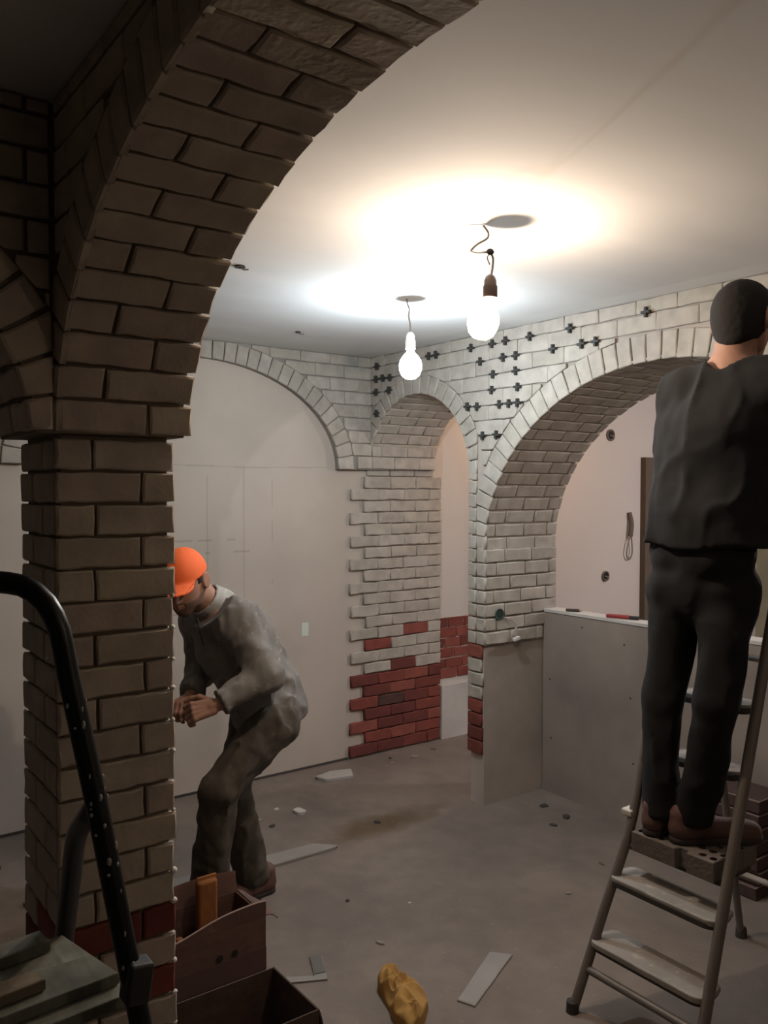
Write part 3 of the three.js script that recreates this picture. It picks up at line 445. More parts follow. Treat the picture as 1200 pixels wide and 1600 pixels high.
{
  const w = .205, d = .115;
  const t = carton('cardboard_box', 'reddish-brown cardboard box with open flaps at the bent worker\'s feet', .955, 1.36, -2.765, -2.535, .19, CARD, [[w, d - .006, w, -d, .045, .008, 0, lin(.22, .14, .12)], [w, -d, -w, -d, 0, .07, -.012, null]]);
  { const ox = 1.1575, top = [[1.36, .001], [1.36, .052], [1.322, .054], [1.262, .051], [1.204, .045], [1.158, .036], [1.113, .024], [1.069, .012], [1.015, .001]].map(q => new THREE.Vector2(q[0] - ox, q[1] + .19)); const g = new THREE.ExtrudeGeometry(new THREE.Shape(top), { depth: .005, bevelEnabled: false }); g.translate(0, 0, d - .005); mesh('flap', g, std(CARD, { map: clothTone, roughness: .85 }), t);
    const rim = mesh('torn_edge', tube(top.slice(1).reverse().map(q => [q.x, q.y + .001, d - .002]), .0035, 40, 6), std(lin(.30, .21, .18)), t); }
  for (const x of [.03, .085]) { const h = new THREE.CylinderGeometry(.012, .012, .002, 16); h.rotateX(Math.PI / 2); h.translate(x, .10, d + .0005); mesh('hand_hole', h, std(lin(.01, .008, .008)), t); }
  const fl = mesh('print_band', boxGeo(-w + .002, .01, d, w - .002, .085, d + .0012), std(lin(.085, .045, .04)), t);
  const b = thing('orange_packet', 'orange-brown packet standing in the back of the reddish-brown box', 'packet', [1.225, .007, -2.72]); const g = new RoundedBoxGeometry(.075, .28, .035, 3, .012); g.translate(0, .14, 0); mesh('wrapper', g, std(lin(.42, .16, .045), { map: clothTone }), b); mesh('seal', boxGeo(-.036, .277, -.004, .036, .292, .004), std(lin(.36, .14, .045)), b);
  { const c = []; for (let i = 0; i < 70; i++) { const gg = slab([[-.016, -.011], [.011, -.016], [.018, .006], [-.006, .016]], .012, .003, .002, .1); gg.rotateX(-Math.PI / 2 + rr(-.5, .5)); gg.rotateY(rr(0, 6)); gg.translate(.985 + (i % 10) * .03 + rr(-.006, .006), .10 + rr(0, .03), -2.67 + Math.floor(i / 10) * .018); c.push(gg); } c.push(boxGeo(.965, .0065, -2.685, 1.29, .10, -2.545)); const o = new THREE.Mesh(mergeGeometries(c), std(lin(.42, .14, .05), { map: clothTone })); o.name = 'brick_chips'; o.castShadow = o.receiveShadow = true; tag(o, 'rust orange brick chips heaped inside the reddish-brown box', 'chips'); o.userData.kind = 'stuff'; scene.add(o); }
  carton('cardboard_box', 'empty dark brown open cardboard box in front, nearest the camera', .872, 1.226, -2.236, -1.975, .2, lin(.125, .075, .06), [[.177, -.1305, .177, .1305, .018, -.03, 0, null]]);
  const s = thing('plaster_lump', 'small grey lump lying inside the empty dark brown box', 'lump', [1.09, .0065, -2.06]); const lg = new THREE.IcosahedronGeometry(.05, 2); const p = lg.attributes.position; for (let i = 0; i < p.count; i++) { const k = .75 + .5 * n3(p.getX(i) * 25 + 40, p.getY(i) * 25 + 40, p.getZ(i) * 25 + 40); p.setXYZ(i, p.getX(i) * k * 1.3, p.getY(i) * k * .8, p.getZ(i) * k); } lg.computeVertexNormals(); lg.computeBoundingBox(); lg.translate(0, -lg.boundingBox.min.y, 0); mesh('lump', lg, std(lin(.3, .27, .24)), s);
}

// ---------------------------------------------------------------- things lying on the floor
function flat(name, label, cat, x, z, poly, th, mat, group, rot = 0, piece = 'piece') { const t = thing(name, label, cat, [x, .0005, z], group); const g = slab(poly, th, Math.min(.003, th * .4), .001, .05); g.rotateX(-Math.PI / 2); mesh(piece, g, mat, t); t.rotation.y = rot; return t; }
const P2 = (x, z, pts) => pts.map(p => [p[0] - x, -(p[1] - z)]);
flat('plaster_strip', 'pale narrow strip of plasterboard lying right of the yellow cloth', 'strip', 1.93, -2.06, P2(1.93, -2.06, [[1.775, -2.02], [1.80, -1.962], [2.11, -2.105], [2.055, -2.165]]), .007, std(lin(.44, .415, .40), { map: dustTone }));
flat('broken_tile', 'broken flat plaster tile lying near the foot of the back wall', 'tile', 2.60, -4.02, P2(2.60, -4.02, [[2.50, -4.07], [2.53, -3.99], [2.69, -3.965], [2.74, -4.06], [2.62, -4.10]]), .018, std(lin(.5, .475, .45), { map: dustTone }));
flat('thin_board', 'long thin board lying on the floor behind the bent worker', 'board', 1.60, -3.27, P2(1.60, -3.27, [[1.12, -3.22], [2.08, -3.216], [2.10, -3.225], [2.02, -3.31], [1.12, -3.36]]), .014, std(lin(.40, .375, .35), { map: dustTone }));
{ const t = thing('metal_square', 'thin grey steel square lying on the floor beside the boxes', 'square', [1.49, .0005, -2.42]); const s = new THREE.Shape(P2(1.49, -2.42, [[1.33, -2.493], [1.475, -2.405], [1.52, -2.515], [1.56, -2.50], [1.50, -2.365], [1.31, -2.46]]).map(q => new THREE.Vector2(...q))); const g = new THREE.ExtrudeGeometry(s, { depth: .004, bevelEnabled: true, bevelThickness: .001, bevelSize: .001, bevelSegments: 1 }); g.rotateX(-Math.PI / 2); g.translate(0, .001, 0); mesh('blade', g, std(lin(.30, .29, .27), { roughness: .6, metalness: .3 }), t); const h = new THREE.Shape(P2(1.49, -2.42, [[1.48, -2.41], [1.52, -2.512], [1.557, -2.498], [1.515, -2.40]]).map(q => new THREE.Vector2(...q))); const hg = new THREE.ExtrudeGeometry(h, { depth: .009, bevelEnabled: false }); hg.rotateX(-Math.PI / 2); mesh('stock', hg, std(lin(.16, .155, .145)), t); }
const WHAT = { p: [std(lin(.52, .50, .47)), 'pale plaster chip'], d: [std(lin(.06, .055, .05)), 'dark mortar crumb'], g: [std(lin(.27, .25, .235)), 'grey mortar crumb'], b: [std(lin(.2, .13, .1)), 'brown brick crumb'] };
for (const [x, z, k, w, where] of [
  [2.175, -3.694, 'p', .075, 'right of the bent worker, nearest the back wall tile'], [1.95, -3.72, 'g', .045, 'behind the bent worker\'s knee'], [1.98, -3.62, 'd', .035, 'just right of the bent worker'], [2.10, -3.80, 'p', .03, 'left of the broken tile'], [2.42, -3.36, 'd', .035, 'on the damp floor stain'],
  [3.249, -3.02, 'd', .045, 'nearest the foot of the brick pier'], [3.226, -2.846, 'd', .055, 'rightmost of the three before the partition'], [3.10, -2.817, 'd', .036, 'nearest the camera of three before the partition'], [2.95, -2.4, 'b', .03, 'left of the ladder on bare floor'], [2.62, -2.3, 'g', .03, 'left of the ladder foot'],
  [3.07, -4.12, 'd', .03, 'at the foot of the red brick panel'], [3.2, -4.05, 'g', .05, 'before the red brick panel'], [3.4, -4.1, 'b', .035, 'right end of the red brick panel'], [3.02, -4.03, 'g', .03, 'left end of the red brick panel'],
  [1.78, -2.45, 'g', .03, 'behind the yellow cloth'], [1.86, -2.78, 'd', .025, 'alone in the middle of the floor'], [2.05, -2.62, 'p', .02, 'between cloth and ladder'], [1.15, -3.9, 'g', .06, 'left of the bent worker by the wall'], [1.05, -3.45, 'b', .06, 'behind the pillar foot'], [.83, -3.5, 'g', .07, 'left of the pillar on the floor'], [.78, -3.9, 'd', .05, 'left of the pillar near the wall'], [1.2, -3.5, 'd', .05, 'between pillar and bent worker'], [3.0, -1.62, 'b', .05, 'between the rear ladder legs']]) {
  const n = 6, poly = []; for (let i = 0; i < n; i++) { const a = i / n * 6.283 + rr(-.2, .2), r = w * .5 * rr(.6, 1.1); poly.push([Math.cos(a) * r * 1.25, Math.sin(a) * r * .8]); }
  flat(k === 'p' ? 'plaster_chip' : 'mortar_crumb', WHAT[k][1] + ' on the floor, ' + where, 'debris', x, z, poly, w * .22, WHAT[k][0], null, rr(0, 3), 'crumb');
}
{ // crumpled yellow cloth
  const t = thing('yellow_cloth', 'crumpled mustard yellow cleaning cloth lying on the floor', 'cloth', [1.62, 0, -2.11]);
  const NR = 56, NA = 120, pos = [], idx = [], uv = []; const rad = a => .125 * (1 + .22 * Math.sin(2 * a + .6) + .10 * Math.sin(3 * a + 2) + .10 * (n2(Math.cos(a) * 2 + 20, Math.sin(a) * 2 + 20) - .5));
  for (let i = 0; i <= NR; i++) for (let j = 0; j < NA; j++) { const r = i / NR, a = j / NA * Math.PI * 2, R0 = rad(a) * r; let x0 = R0 * Math.cos(a) * .70, z0 = R0 * Math.sin(a) * 1.55; let x = x0 * .55 - z0 * .40, z = z0 * .68 + x0 * .42; const wx = x + .03 * n2(x * 14 + 50, z * 14 + 50), wz = z + .03 * n2(x * 14 + 80, z * 14 + 80); const q = 1 - Math.abs(2 * n2(wx * 17 + 30, wz * 14 + 60) - 1), q2 = 1 - Math.abs(2 * n2(wx * 34 + 9, wz * 30 + 90) - 1), env = Math.sqrt(Math.max(0, 1 - r * r)); const y = .004 + Math.pow(env, .6) * (.020 + .042 * Math.pow(q, 1.5) + .020 * q2) + .010 * r * q; x += .02 * (n2(x * 20 + 5, z * 20 + 70) - .5); pos.push(x, i === NR ? .001 : y, z); uv.push(x, z); }
  for (let i = 0; i < NR; i++) for (let j = 0; j < NA; j++) { const a = i * NA + j, b = i * NA + (j + 1) % NA; idx.push(a, b, a + NA, b, b + NA, a + NA); }
  const g = new THREE.BufferGeometry(); g.setAttribute('position', new THREE.Float32BufferAttribute(pos, 3)); g.setAttribute('uv', new THREE.Float32BufferAttribute(uv, 2)); g.setIndex(idx); g.computeVertexNormals(); mesh('cloth', g, new THREE.MeshStandardMaterial({ color: lin(.44, .25, .075), roughness: .95, side: THREE.DoubleSide, bumpMap: fineBump, bumpScale: .0006 }), t);
}

// ---------------------------------------------------------------- people: signed distances meshed by surface nets
function surfaceNets(fn, lo, hi, cell) {
  const nx = Math.ceil((hi[0] - lo[0]) / cell) + 1, ny = Math.ceil((hi[1] - lo[1]) / cell) + 1, nz = Math.ceil((hi[2] - lo[2]) / cell) + 1, val = new Float32Array(nx * ny * nz); let q = 0;
  for (let k = 0; k < nz; k++) for (let j = 0; j < ny; j++) for (let i = 0; i < nx; i++) val[q++] = fn(lo[0] + i * cell, lo[1] + j * cell, lo[2] + k * cell);
  const vid = new Int32Array(nx * ny * nz).fill(-1), pos = [], idx = [], at = (i, j, k) => i + nx * (j + ny * k);
  const C = [[0, 0, 0], [1, 0, 0], [0, 1, 0], [1, 1, 0], [0, 0, 1], [1, 0, 1], [0, 1, 1], [1, 1, 1]], E = [[0, 1], [2, 3], [4, 5], [6, 7], [0, 2], [1, 3], [4, 6], [5, 7], [0, 4], [1, 5], [2, 6], [3, 7]];
  for (let k = 0; k < nz - 1; k++) for (let j = 0; j < ny - 1; j++) for (let i = 0; i < nx - 1; i++) {
    let s = 0, x = 0, y = 0, z = 0; for (const [a, b] of E) { const A = C[a], B = C[b], va = val[at(i + A[0], j + A[1], k + A[2])], vb = val[at(i + B[0], j + B[1], k + B[2])]; if ((va < 0) !== (vb < 0)) { const t = va / (va - vb); x += A[0] + (B[0] - A[0]) * t; y += A[1] + (B[1] - A[1]) * t; z += A[2] + (B[2] - A[2]) * t; s++; } }
    if (s) { vid[at(i, j, k)] = pos.length / 3; pos.push(lo[0] + (i + x / s) * cell, lo[1] + (j + y / s) * cell, lo[2] + (k + z / s) * cell); }
  }
  const quad = (a, b, c, d, f) => { if (a < 0 || b < 0 || c < 0 || d < 0) return; if (f) idx.push(a, b, c, a, c, d); else idx.push(a, c, b, a, d, c); };
  for (let k = 1; k < nz - 1; k++) for (let j = 1; j < ny - 1; j++) for (let i = 1; i < nx - 1; i++) {
    const v = val[at(i, j, k)] < 0;
    if (v !== (val[at(i + 1, j, k)] < 0)) quad(vid[at(i, j - 1, k - 1)], vid[at(i, j, k - 1)], vid[at(i, j, k)], vid[at(i, j - 1, k)], v);
    if (v !== (val[at(i, j + 1, k)] < 0)) quad(vid[at(i - 1, j, k - 1)], vid[at(i - 1, j, k)], vid[at(i, j, k)], vid[at(i, j, k - 1)], v);
    if (v !== (val[at(i, j, k + 1)] < 0)) quad(vid[at(i - 1, j - 1, k)], vid[at(i, j - 1, k)], vid[at(i, j, k)], vid[at(i - 1, j, k)], v);
  }
  const g = new THREE.BufferGeometry(); g.setAttribute('position', new THREE.Float32BufferAttribute(pos, 3)); const uv = []; for (let i = 0; i < pos.length; i += 3) uv.push(pos[i] + pos[i + 2] * .6, pos[i + 1]); g.setAttribute('uv', new THREE.Float32BufferAttribute(uv, 2)); g.setIndex(idx); g.computeVertexNormals(); return g;
}
const smin = (a, b, k) => { const h = Math.max(k - Math.abs(a - b), 0) / k; return Math.min(a, b) - h * h * k * .25; };
const smax = (a, b, k) => -smin(-a, -b, k);
function cap(x, y, z, b) { const px = x - b[0], py = y - b[1], pz = z - b[2], dx = b[3] - b[0], dy = b[4] - b[1], dz = b[5] - b[2]; let t = (px * dx + py * dy + pz * dz) / (dx * dx + dy * dy + dz * dz + 1e-9); t = t < 0 ? 0 : t > 1 ? 1 : t; return Math.hypot(px - dx * t, py - dy * t, pz - dz * t) - (b[6] + (b[7] - b[6]) * t); }
const bone = (a, b, ra, rb) => [...a, ...b, ra, rb];
const bonesSdf = (B, k) => (x, y, z) => { let d = 9; for (const b of B) d = smin(d, cap(x, y, z, b), k); return d; };
const grow = (B, m) => { const lo = [9, 9, 9], hi = [-9, -9, -9]; for (const b of B) for (let c = 0; c < 3; c++) { lo[c] = Math.min(lo[c], b[c] - b[6] - m, b[c + 3] - b[7] - m); hi[c] = Math.max(hi[c], b[c] + b[6] + m, b[c + 3] + b[7] + m); } return [lo, hi]; };
const vadd = (a, b, s = 1) => [a[0] + b[0] * s, a[1] + b[1] * s, a[2] + b[2] * s], vsub = (a, b) => [a[0] - b[0], a[1] - b[1], a[2] - b[2]], vdot = (a, b) => a[0] * b[0] + a[1] * b[1] + a[2] * b[2], vnorm = a => { const l = Math.hypot(...a); return a.map(c => c / l); }, vcross = (a, b) => [a[1] * b[2] - a[2] * b[1], a[2] * b[0] - a[0] * b[2], a[0] * b[1] - a[1] * b[0]], vlerp = (a, b, t) => a.map((c, i) => c + (b[i] - c) * t);
// head: centre, facing, up; returns its distance field (with nose, brow, eye hollows, lips, chin, ears) and the local map
function headField(c, F, U) {
  F = vnorm(F); U = vnorm(vadd(U, F, -vdot(U, F))); const Rr = vcross(F, U);
  const loc = (x, y, z) => { const p = [x - c[0], y - c[1], z - c[2]]; return [vdot(p, F), vdot(p, U), vdot(p, Rr)]; };
  const world = (f, u, r) => vadd(vadd(vadd(c, F, f), U, u), Rr, r);
  const ell = (f, u, r, e) => { const k = Math.hypot(f / e[0], u / e[1], r / e[2]); return (k - 1) * Math.min(...e) * (k < 1 ? 1 : Math.min(1.15, 1)); };
  const fn = (x, y, z) => {
    const [f, u, r] = loc(x, y, z), ar = Math.abs(r);
    let d = ell(f + .012, u - .022, r, [.098, .092, .077]);
    d = smin(d, ell(f - .018, u + .045, r, [.066, .072, .057]), .035);
    d = smin(d, cap(f, u, r, [.048, -.098, 0, .042, -.094, 0, .022, .022]), .025);                       // chin
    d = smin(d, cap(f, u, ar, [.005, -.082, .048, -.02, -.03, .058, .012, .014]), .025);                  // jaw corner
    d = smin(d, cap(f, u, ar, [.079, .022, .012, .064, .018, .045, .010, .009]), .012);                    // brow
    d = smax(d, -(Math.hypot(f - .092, u - .001, ar - .032) - .019), .016);                               // eye hollow
    d = smin(d, Math.hypot(f - .071, u - .001, ar - .032) - .0125, .004);                                 // eyeball and lid
    d = smin(d, cap(f, u, r, [.082, .012, 0, .101, -.033, 0, .007, .0125]), .010);                         // nose
    d = smin(d, cap(f, u, ar, [.089, -.037, .009, .082, -.037, .013, .008, .007]), .007);
    d = smin(d, cap(f, u, ar, [.084, -.060, 0, .073, -.062, .021, .0075, .005]), .006);                    // lips
    d = smin(d, cap(f, u, ar, [.082, -.070, 0, .072, -.069, .018, .008, .005]), .005);
    const ear = Math.max(Math.hypot((f + .016) / .021, (u + .002) / .034) * .021 - .021, Math.abs(ar - .083 + .25 * (f + .016)) - .006); d = smin(d, ear, .008);
    return d;
  };
  return { fn, loc, world, F, U, R: Rr };
}
// hand from the wrist: dir along the hand, back = normal of the back of the hand, thumb side +1/-1, curl 0..1
function handBones(w, dir, back, side, curl) {
  dir = vnorm(dir); back = vnorm(vadd(back, dir, -vdot(back, dir))); const S = vcross(dir, back).map(c => c * side), B = [];
  const at = (d, s, b) => vadd(vadd(vadd(w, dir, d), S, s), back, b);
  B.push(bone(at(-.03, 0, 0), at(.015, 0, 0), .024, .021)); for (const s of [-.028, -.01, .008, .026]) B.push(bone(at(.012, s * .6, 0), at(.082, s, .004), .0155, .0115));
  const len = [.062, .075, .081, .072];
  [-.030, -.010, .010, .029].forEach((s, i) => { let p = at(.084, s, .004), ang = .25 + curl * .75; const L = len[i]; for (const [q, r0, r1] of [[.45, .0098, .009], [.31, .009, .0082], [.24, .0082, .0072]]) { const dr = vadd(vadd([0, 0, 0], dir, Math.cos(ang)), back, -Math.sin(ang)); const e = vadd(vadd(p, dr, L * q), S, s * .04); B.push(bone(p, e, r0, r1)); p = e; ang += curl * .95 + .12; } });
  let p = at(.022, .026, -.006); for (const [a, b, c, L, r0, r1] of [[.62, .62, -.35, .042, .0145, .0115], [.85, .25, -.42, .032, .0112, .010], [.92, -.05, -.4, .026, .0098, .008]]) { const e = vadd(p, vnorm(vadd(vadd(vadd([0, 0, 0], dir, a), S, b), back, c)), L); B.push(bone(p, e, r0, r1)); p = e; }
  return B;
}
const skinTex = dataTex(128, 128, (u, v) => grey(222 + 30 * fbm(u * 8, v * 8, 3, 8)), true, 3);
const fold = (x, y, z, a, f) => a * (Math.pow(1 - Math.abs(2 * n3(x * f + 40, y * f * .55 + 40, z * f + 40) - 1), 2) - .4) + a * .5 * (n3(x * f * 2.3 + 9, y * f * 1.6 + 70, z * f * 2.3 + 20) - .5);
const CELL = .0085;
function cloth(name, B, k, amp, freq, clip, mat, parent, cell = CELL) { const base = bonesSdf(B, k), [lo, hi] = grow(B, .035); const f = (x, y, z) => { let d = base(x, y, z) - fold(x, y, z, amp, freq); return clip ? clip(d, x, y, z) : d; }; return mesh(name, surfaceNets(f, lo, hi, cell), mat, parent); }
const clothMat = (r, g, b, o = {}) => std(lin(r, g, b), { map: clothTone, bumpMap: fineBump, bumpScale: .0012, roughness: .95, ...o });
function person(label, at) { const m = new THREE.Mesh(); m.name = numbered('person'); m.castShadow = m.receiveShadow = true; tag(m, label, 'person'); scene.add(m); return m; }
function shoe(heel, toe, w, floorY, mat, soleMat, parent) {
  const D = vnorm(vsub(toe, heel)), up = [0, 1, 0]; const B = [bone(vadd(heel, up, .038), vadd(heel, D, .07).map((c, i) => c + up[i] * .045), w, w * .98), bone(vadd(heel, D, .07).map((c, i) => c + up[i] * .045), vadd(vadd(toe, D, -.03), up, .028), w, w * .82), bone(vadd(vadd(toe, D, -.06), up, .026), vadd(vadd(toe, D, -.02), up, .024), w * 1.08, w * .86), bone(vadd(heel, up, .05), vadd(heel, up, .085), w * .95, w * .98)];
  const s = mesh('shoe', surfaceNets((x, y, z) => smax(bonesSdf(B, .02)(x, y, z) - .0, floorY + .012 - y, .004), ...grow(B, .02), .006), mat, parent);
  const f2 = bonesSdf(B.slice(0, 3), .02); mesh('sole', surfaceNets((x, y, z) => { let d = f2(x, Math.max(y, floorY + .025), z) - .003; return smax(smax(d, floorY + .0005 - y, .003), y - floorY - .02, .003); }, ...grow(B, .02), .005), soleMat, s);
}
const SKIN = std(lin(.40, .215, .15), { map: skinTex, roughness: .6 });
const SHOE = std(lin(.20, .10, .085), { map: clothTone, roughness: .7 }), SOLE = std(lin(.045, .035, .035));

// ---- the bent worker behind the pillar
{
  const p = person('worker bent forward in a grey jacket, olive trousers and orange cap, hands together');
  const hd = headField([1.272, 1.300, -3.02], [-.62, -.36, .62], [-.2, 1, .15]);
  const J = { neckT: [1.345, 1.245, -3.055], neck: [1.415, 1.185, -3.062], chest: [1.475, 1.045, -3.03], belly: [1.545, .90, -2.985], pel: [1.588, .775, -2.945], shN: [1.432, 1.155, -2.895], elN: [1.50, .955, -2.78], wrN: [1.305, .868, -2.805], shF: [1.42, 1.11, -3.20], elF: [1.43, .915, -3.20], wrF: [1.315, .845, -3.065], hiN: [1.572, .745, -2.87], knN: [1.335, .535, -2.85], anN: [1.333, .10, -2.955], hiF: [1.585, .735, -3.03], knF: [1.47, .45, -3.03], anF: [1.59, .105, -3.045] };
  const hN = handBones(J.wrN, [-.80, -.18, -.28], [-.2, .55, .8], 1, .75), hF = handBones(J.wrF, [-.62, -.12, .55], [-.4, .8, .3], -1, .7);
  const core = [bone(J.pel, J.belly, .10, .095), bone(J.belly, J.chest, .095, .11), bone(J.chest, J.neck, .105, .06), bone(J.neck, J.neckT, .056, .054), bone(J.neckT, hd.world(-.02, -.05, 0), .054, .056), bone(J.shN, J.shF, .05, .05), bone(J.shN, J.elN, .045, .038), bone(J.elN, J.wrN, .037, .025), bone(J.shF, J.elF, .045, .038), bone(J.elF, J.wrF, .037, .025), bone(J.hiN, J.knN, .068, .045), bone(J.knN, J.anN, .044, .034), bone(J.hiF, J.knF, .068, .045), bone(J.knF, J.anF, .048, .034)];
  const hb = [...hd.world(0, 0, 0)];
  p.geometry = mergeGeometries([surfaceNets(bonesSdf(core, .03), ...grow(core, .03), .012), surfaceNets(hd.fn, hb.map(c => c - .15), hb.map(c => c + .15), .004), surfaceNets(bonesSdf(hN, .006), ...grow(hN, .01), .003), surfaceNets(bonesSdf(hF, .006), ...grow(hF, .01), .003)]); p.material = SKIN;
  const spine = vnorm(vsub(J.neck, J.pel));
  const jk = [bone(J.pel, J.belly, .128, .128), bone(J.belly, J.chest, .128, .135), bone(J.chest, vlerp(J.chest, J.neck, .7), .132, .085), bone(J.shN, J.shF, .082, .082), bone(vadd(J.neck, spine, -.035), J.shN, .07, .08), bone(vadd(J.neck, spine, -.035), J.shF, .07, .08), bone(J.shN, J.elN, .076, .060), bone(J.elN, vlerp(J.elN, J.wrN, .88), .058, .044), bone(J.shF, J.elF, .072, .060), bone(J.elF, vlerp(J.elF, J.wrF, .88), .058, .044), bone(vadd(J.pel, spine, -.10), J.belly, .128, .128), bone(vadd(J.pel, [.03, .03, 0]), vadd(J.chest, [.035, .03, .01]), .126, .125)];
  const jd = vnorm(vsub(J.wrN, J.elN)), jd2 = vnorm(vsub(J.wrF, J.elF));
  cloth('jacket', jk, .03, .015, 19, (d, x, y, z) => { const q = [x, y, z]; d = smax(d, -vdot(vsub(q, vadd(J.pel, spine, -.085)), spine), .012); const hv = vsub(q, J.neck), ax = vnorm(vsub(J.neckT, J.neck)), av = vdot(hv, ax), rad = Math.hypot(...vadd(hv, ax, -av)); if (av > -.02) d = smax(d, .07 - rad, .012); d = smax(d, av - .02 + Math.max(0, rad - .1) * -.5, .01); for (const [w, dd, e] of [[J.wrN, jd, J.elN], [J.wrF, jd2, J.elF]]) { const v = vdot(vsub(q, w), dd); if (v > -.06 && Math.hypot(...vsub(q, w)) < .1) d = smax(d, v + .015, .006); } return d; }, clothMat(.30, .285, .27), p);
  const colB = [bone(vadd(J.neck, [.02, .0, 0]), vlerp(J.neck, J.neckT, .62), .078, .068)]; const nd = vnorm(vsub(J.neckT, J.neck));
  cloth('collar', colB, .01, .004, 20, (d, x, y, z) => { const q = [x, y, z], v = vdot(vsub(q, J.neck), nd); d = Math.max(Math.abs(d + .004) - .005, -v - .03, v - .058 - .03 * (vdot(vsub(q, J.neck), [.8, .5, 0]))); return d; }, clothMat(.50, .49, .46), p, .006);
  mesh('zip', tube([vadd(J.neck, [-.082, -.03, .03]), vadd(J.chest, [-.128, -.01, .045]), vadd(J.belly, [-.125, -.02, .04]), vadd(J.pel, [-.13, .0, .04])], .005, 30, 6), std(lin(.05, .05, .05)), p);
  const tg = mesh('tag', new RoundedBoxGeometry(.028, .012, .004, 1, .001), std(lin(.5, .55, .25)), p); tg.position.set(1.440, .955, -2.865); tg.rotation.y = -.5;
  const tr = [bone(J.hiN, J.hiF, .10, .10), bone(J.pel, vadd(J.pel, spine, .05), .105, .105), bone(J.hiN, J.knN, .092, .068), bone(J.knN, vadd(J.anN, [0, -.01, 0]), .066, .068), bone(J.hiF, J.knF, .09, .066), bone(J.knF, vadd(J.anF, [-.015, -.01, 0]), .076, .068)];
  cloth('trousers', tr, .02, .014, 19, (d, x, y, z) => smax(smax(d, .045 - y, .008), vdot(vsub([x, y, z], vadd(J.pel, spine, .06)), spine), .01), clothMat(.125, .108, .085), p);
  shoe([1.365, 0, -2.965], [1.205, 0, -2.885], .038, 0, SHOE, SOLE, p); shoe([1.635, 0, -3.045], [1.44, 0, -3.02], .038, 0, SHOE, SOLE, p);
  // cap, hair
  const capM = std(lin(.80, .135, .03), { roughness: .8, bumpMap: fineBump, bumpScale: .0005 });
  const dome = (x, y, z, e) => { const [f, u, r] = hd.loc(x, y, z); return (Math.hypot((f + .010) / (.103 + e), (u - .024) / (.098 + e), r / (.083 + e)) - 1) * .085; };
  mesh('cap', surfaceNets((x, y, z) => { const [f, u, r] = hd.loc(x, y, z); let d = smax(dome(x, y, z, .006), -(u - .030 - .14 * (f < -.03 ? f + .03 : 0)), .006); const br = Math.hypot((f - .085) / .078, r / .076); const by = u - (.042 - .22 * (f - .08) - 4.0 * r * r); const brim = Math.max((br - 1) * .07, Math.abs(by) - .004, .03 - f); d = smin(d, smax(d, -1, .001), .001); return smin(d, brim, .008); }, hb.map(c => c - .24), hb.map(c => c + .24), .005), capM, p);
  mesh('hair', surfaceNets((x, y, z) => { const [f, u, r] = hd.loc(x, y, z); return smax(smax(dome(x, y, z, -.002), -(u + .028 + .25 * f), .006), f - .028 + (u < 0 ? .018 : 0), .006); }, hb.map(c => c - .13), hb.map(c => c + .13), .005), std(lin(.018, .013, .011)), p);
  for (const s of [-1, 1]) { const g = new THREE.SphereGeometry(.0055, 10, 8); const w = hd.world(.0805, .000, s * .032); g.translate(...w); mesh('eye', g, std(lin(.03, .02, .015), { roughness: .25 }), p); mesh('eyebrow', tube([hd.world(.088, .0235, s * .014), hd.world(.086, .028, s * .03), hd.world(.072, .024, s * .048)], .0042, 12, 6), std(lin(.02, .014, .012)), p); }
  mesh('stubble', surfaceNets((x, y, z) => { const [f, u, r] = hd.loc(x, y, z); return smax(smax(hd.fn(x, y, z) - .0012, u + .045 - .25 * Math.max(0, .03 - f), .008), -(Math.hypot(f - .085, u + .064, r) - .024), .004); }, hb.map(c => c - .14), hb.map(c => c + .14), .004), std(lin(.15, .085, .065), { roughness: .9 }), p);
}

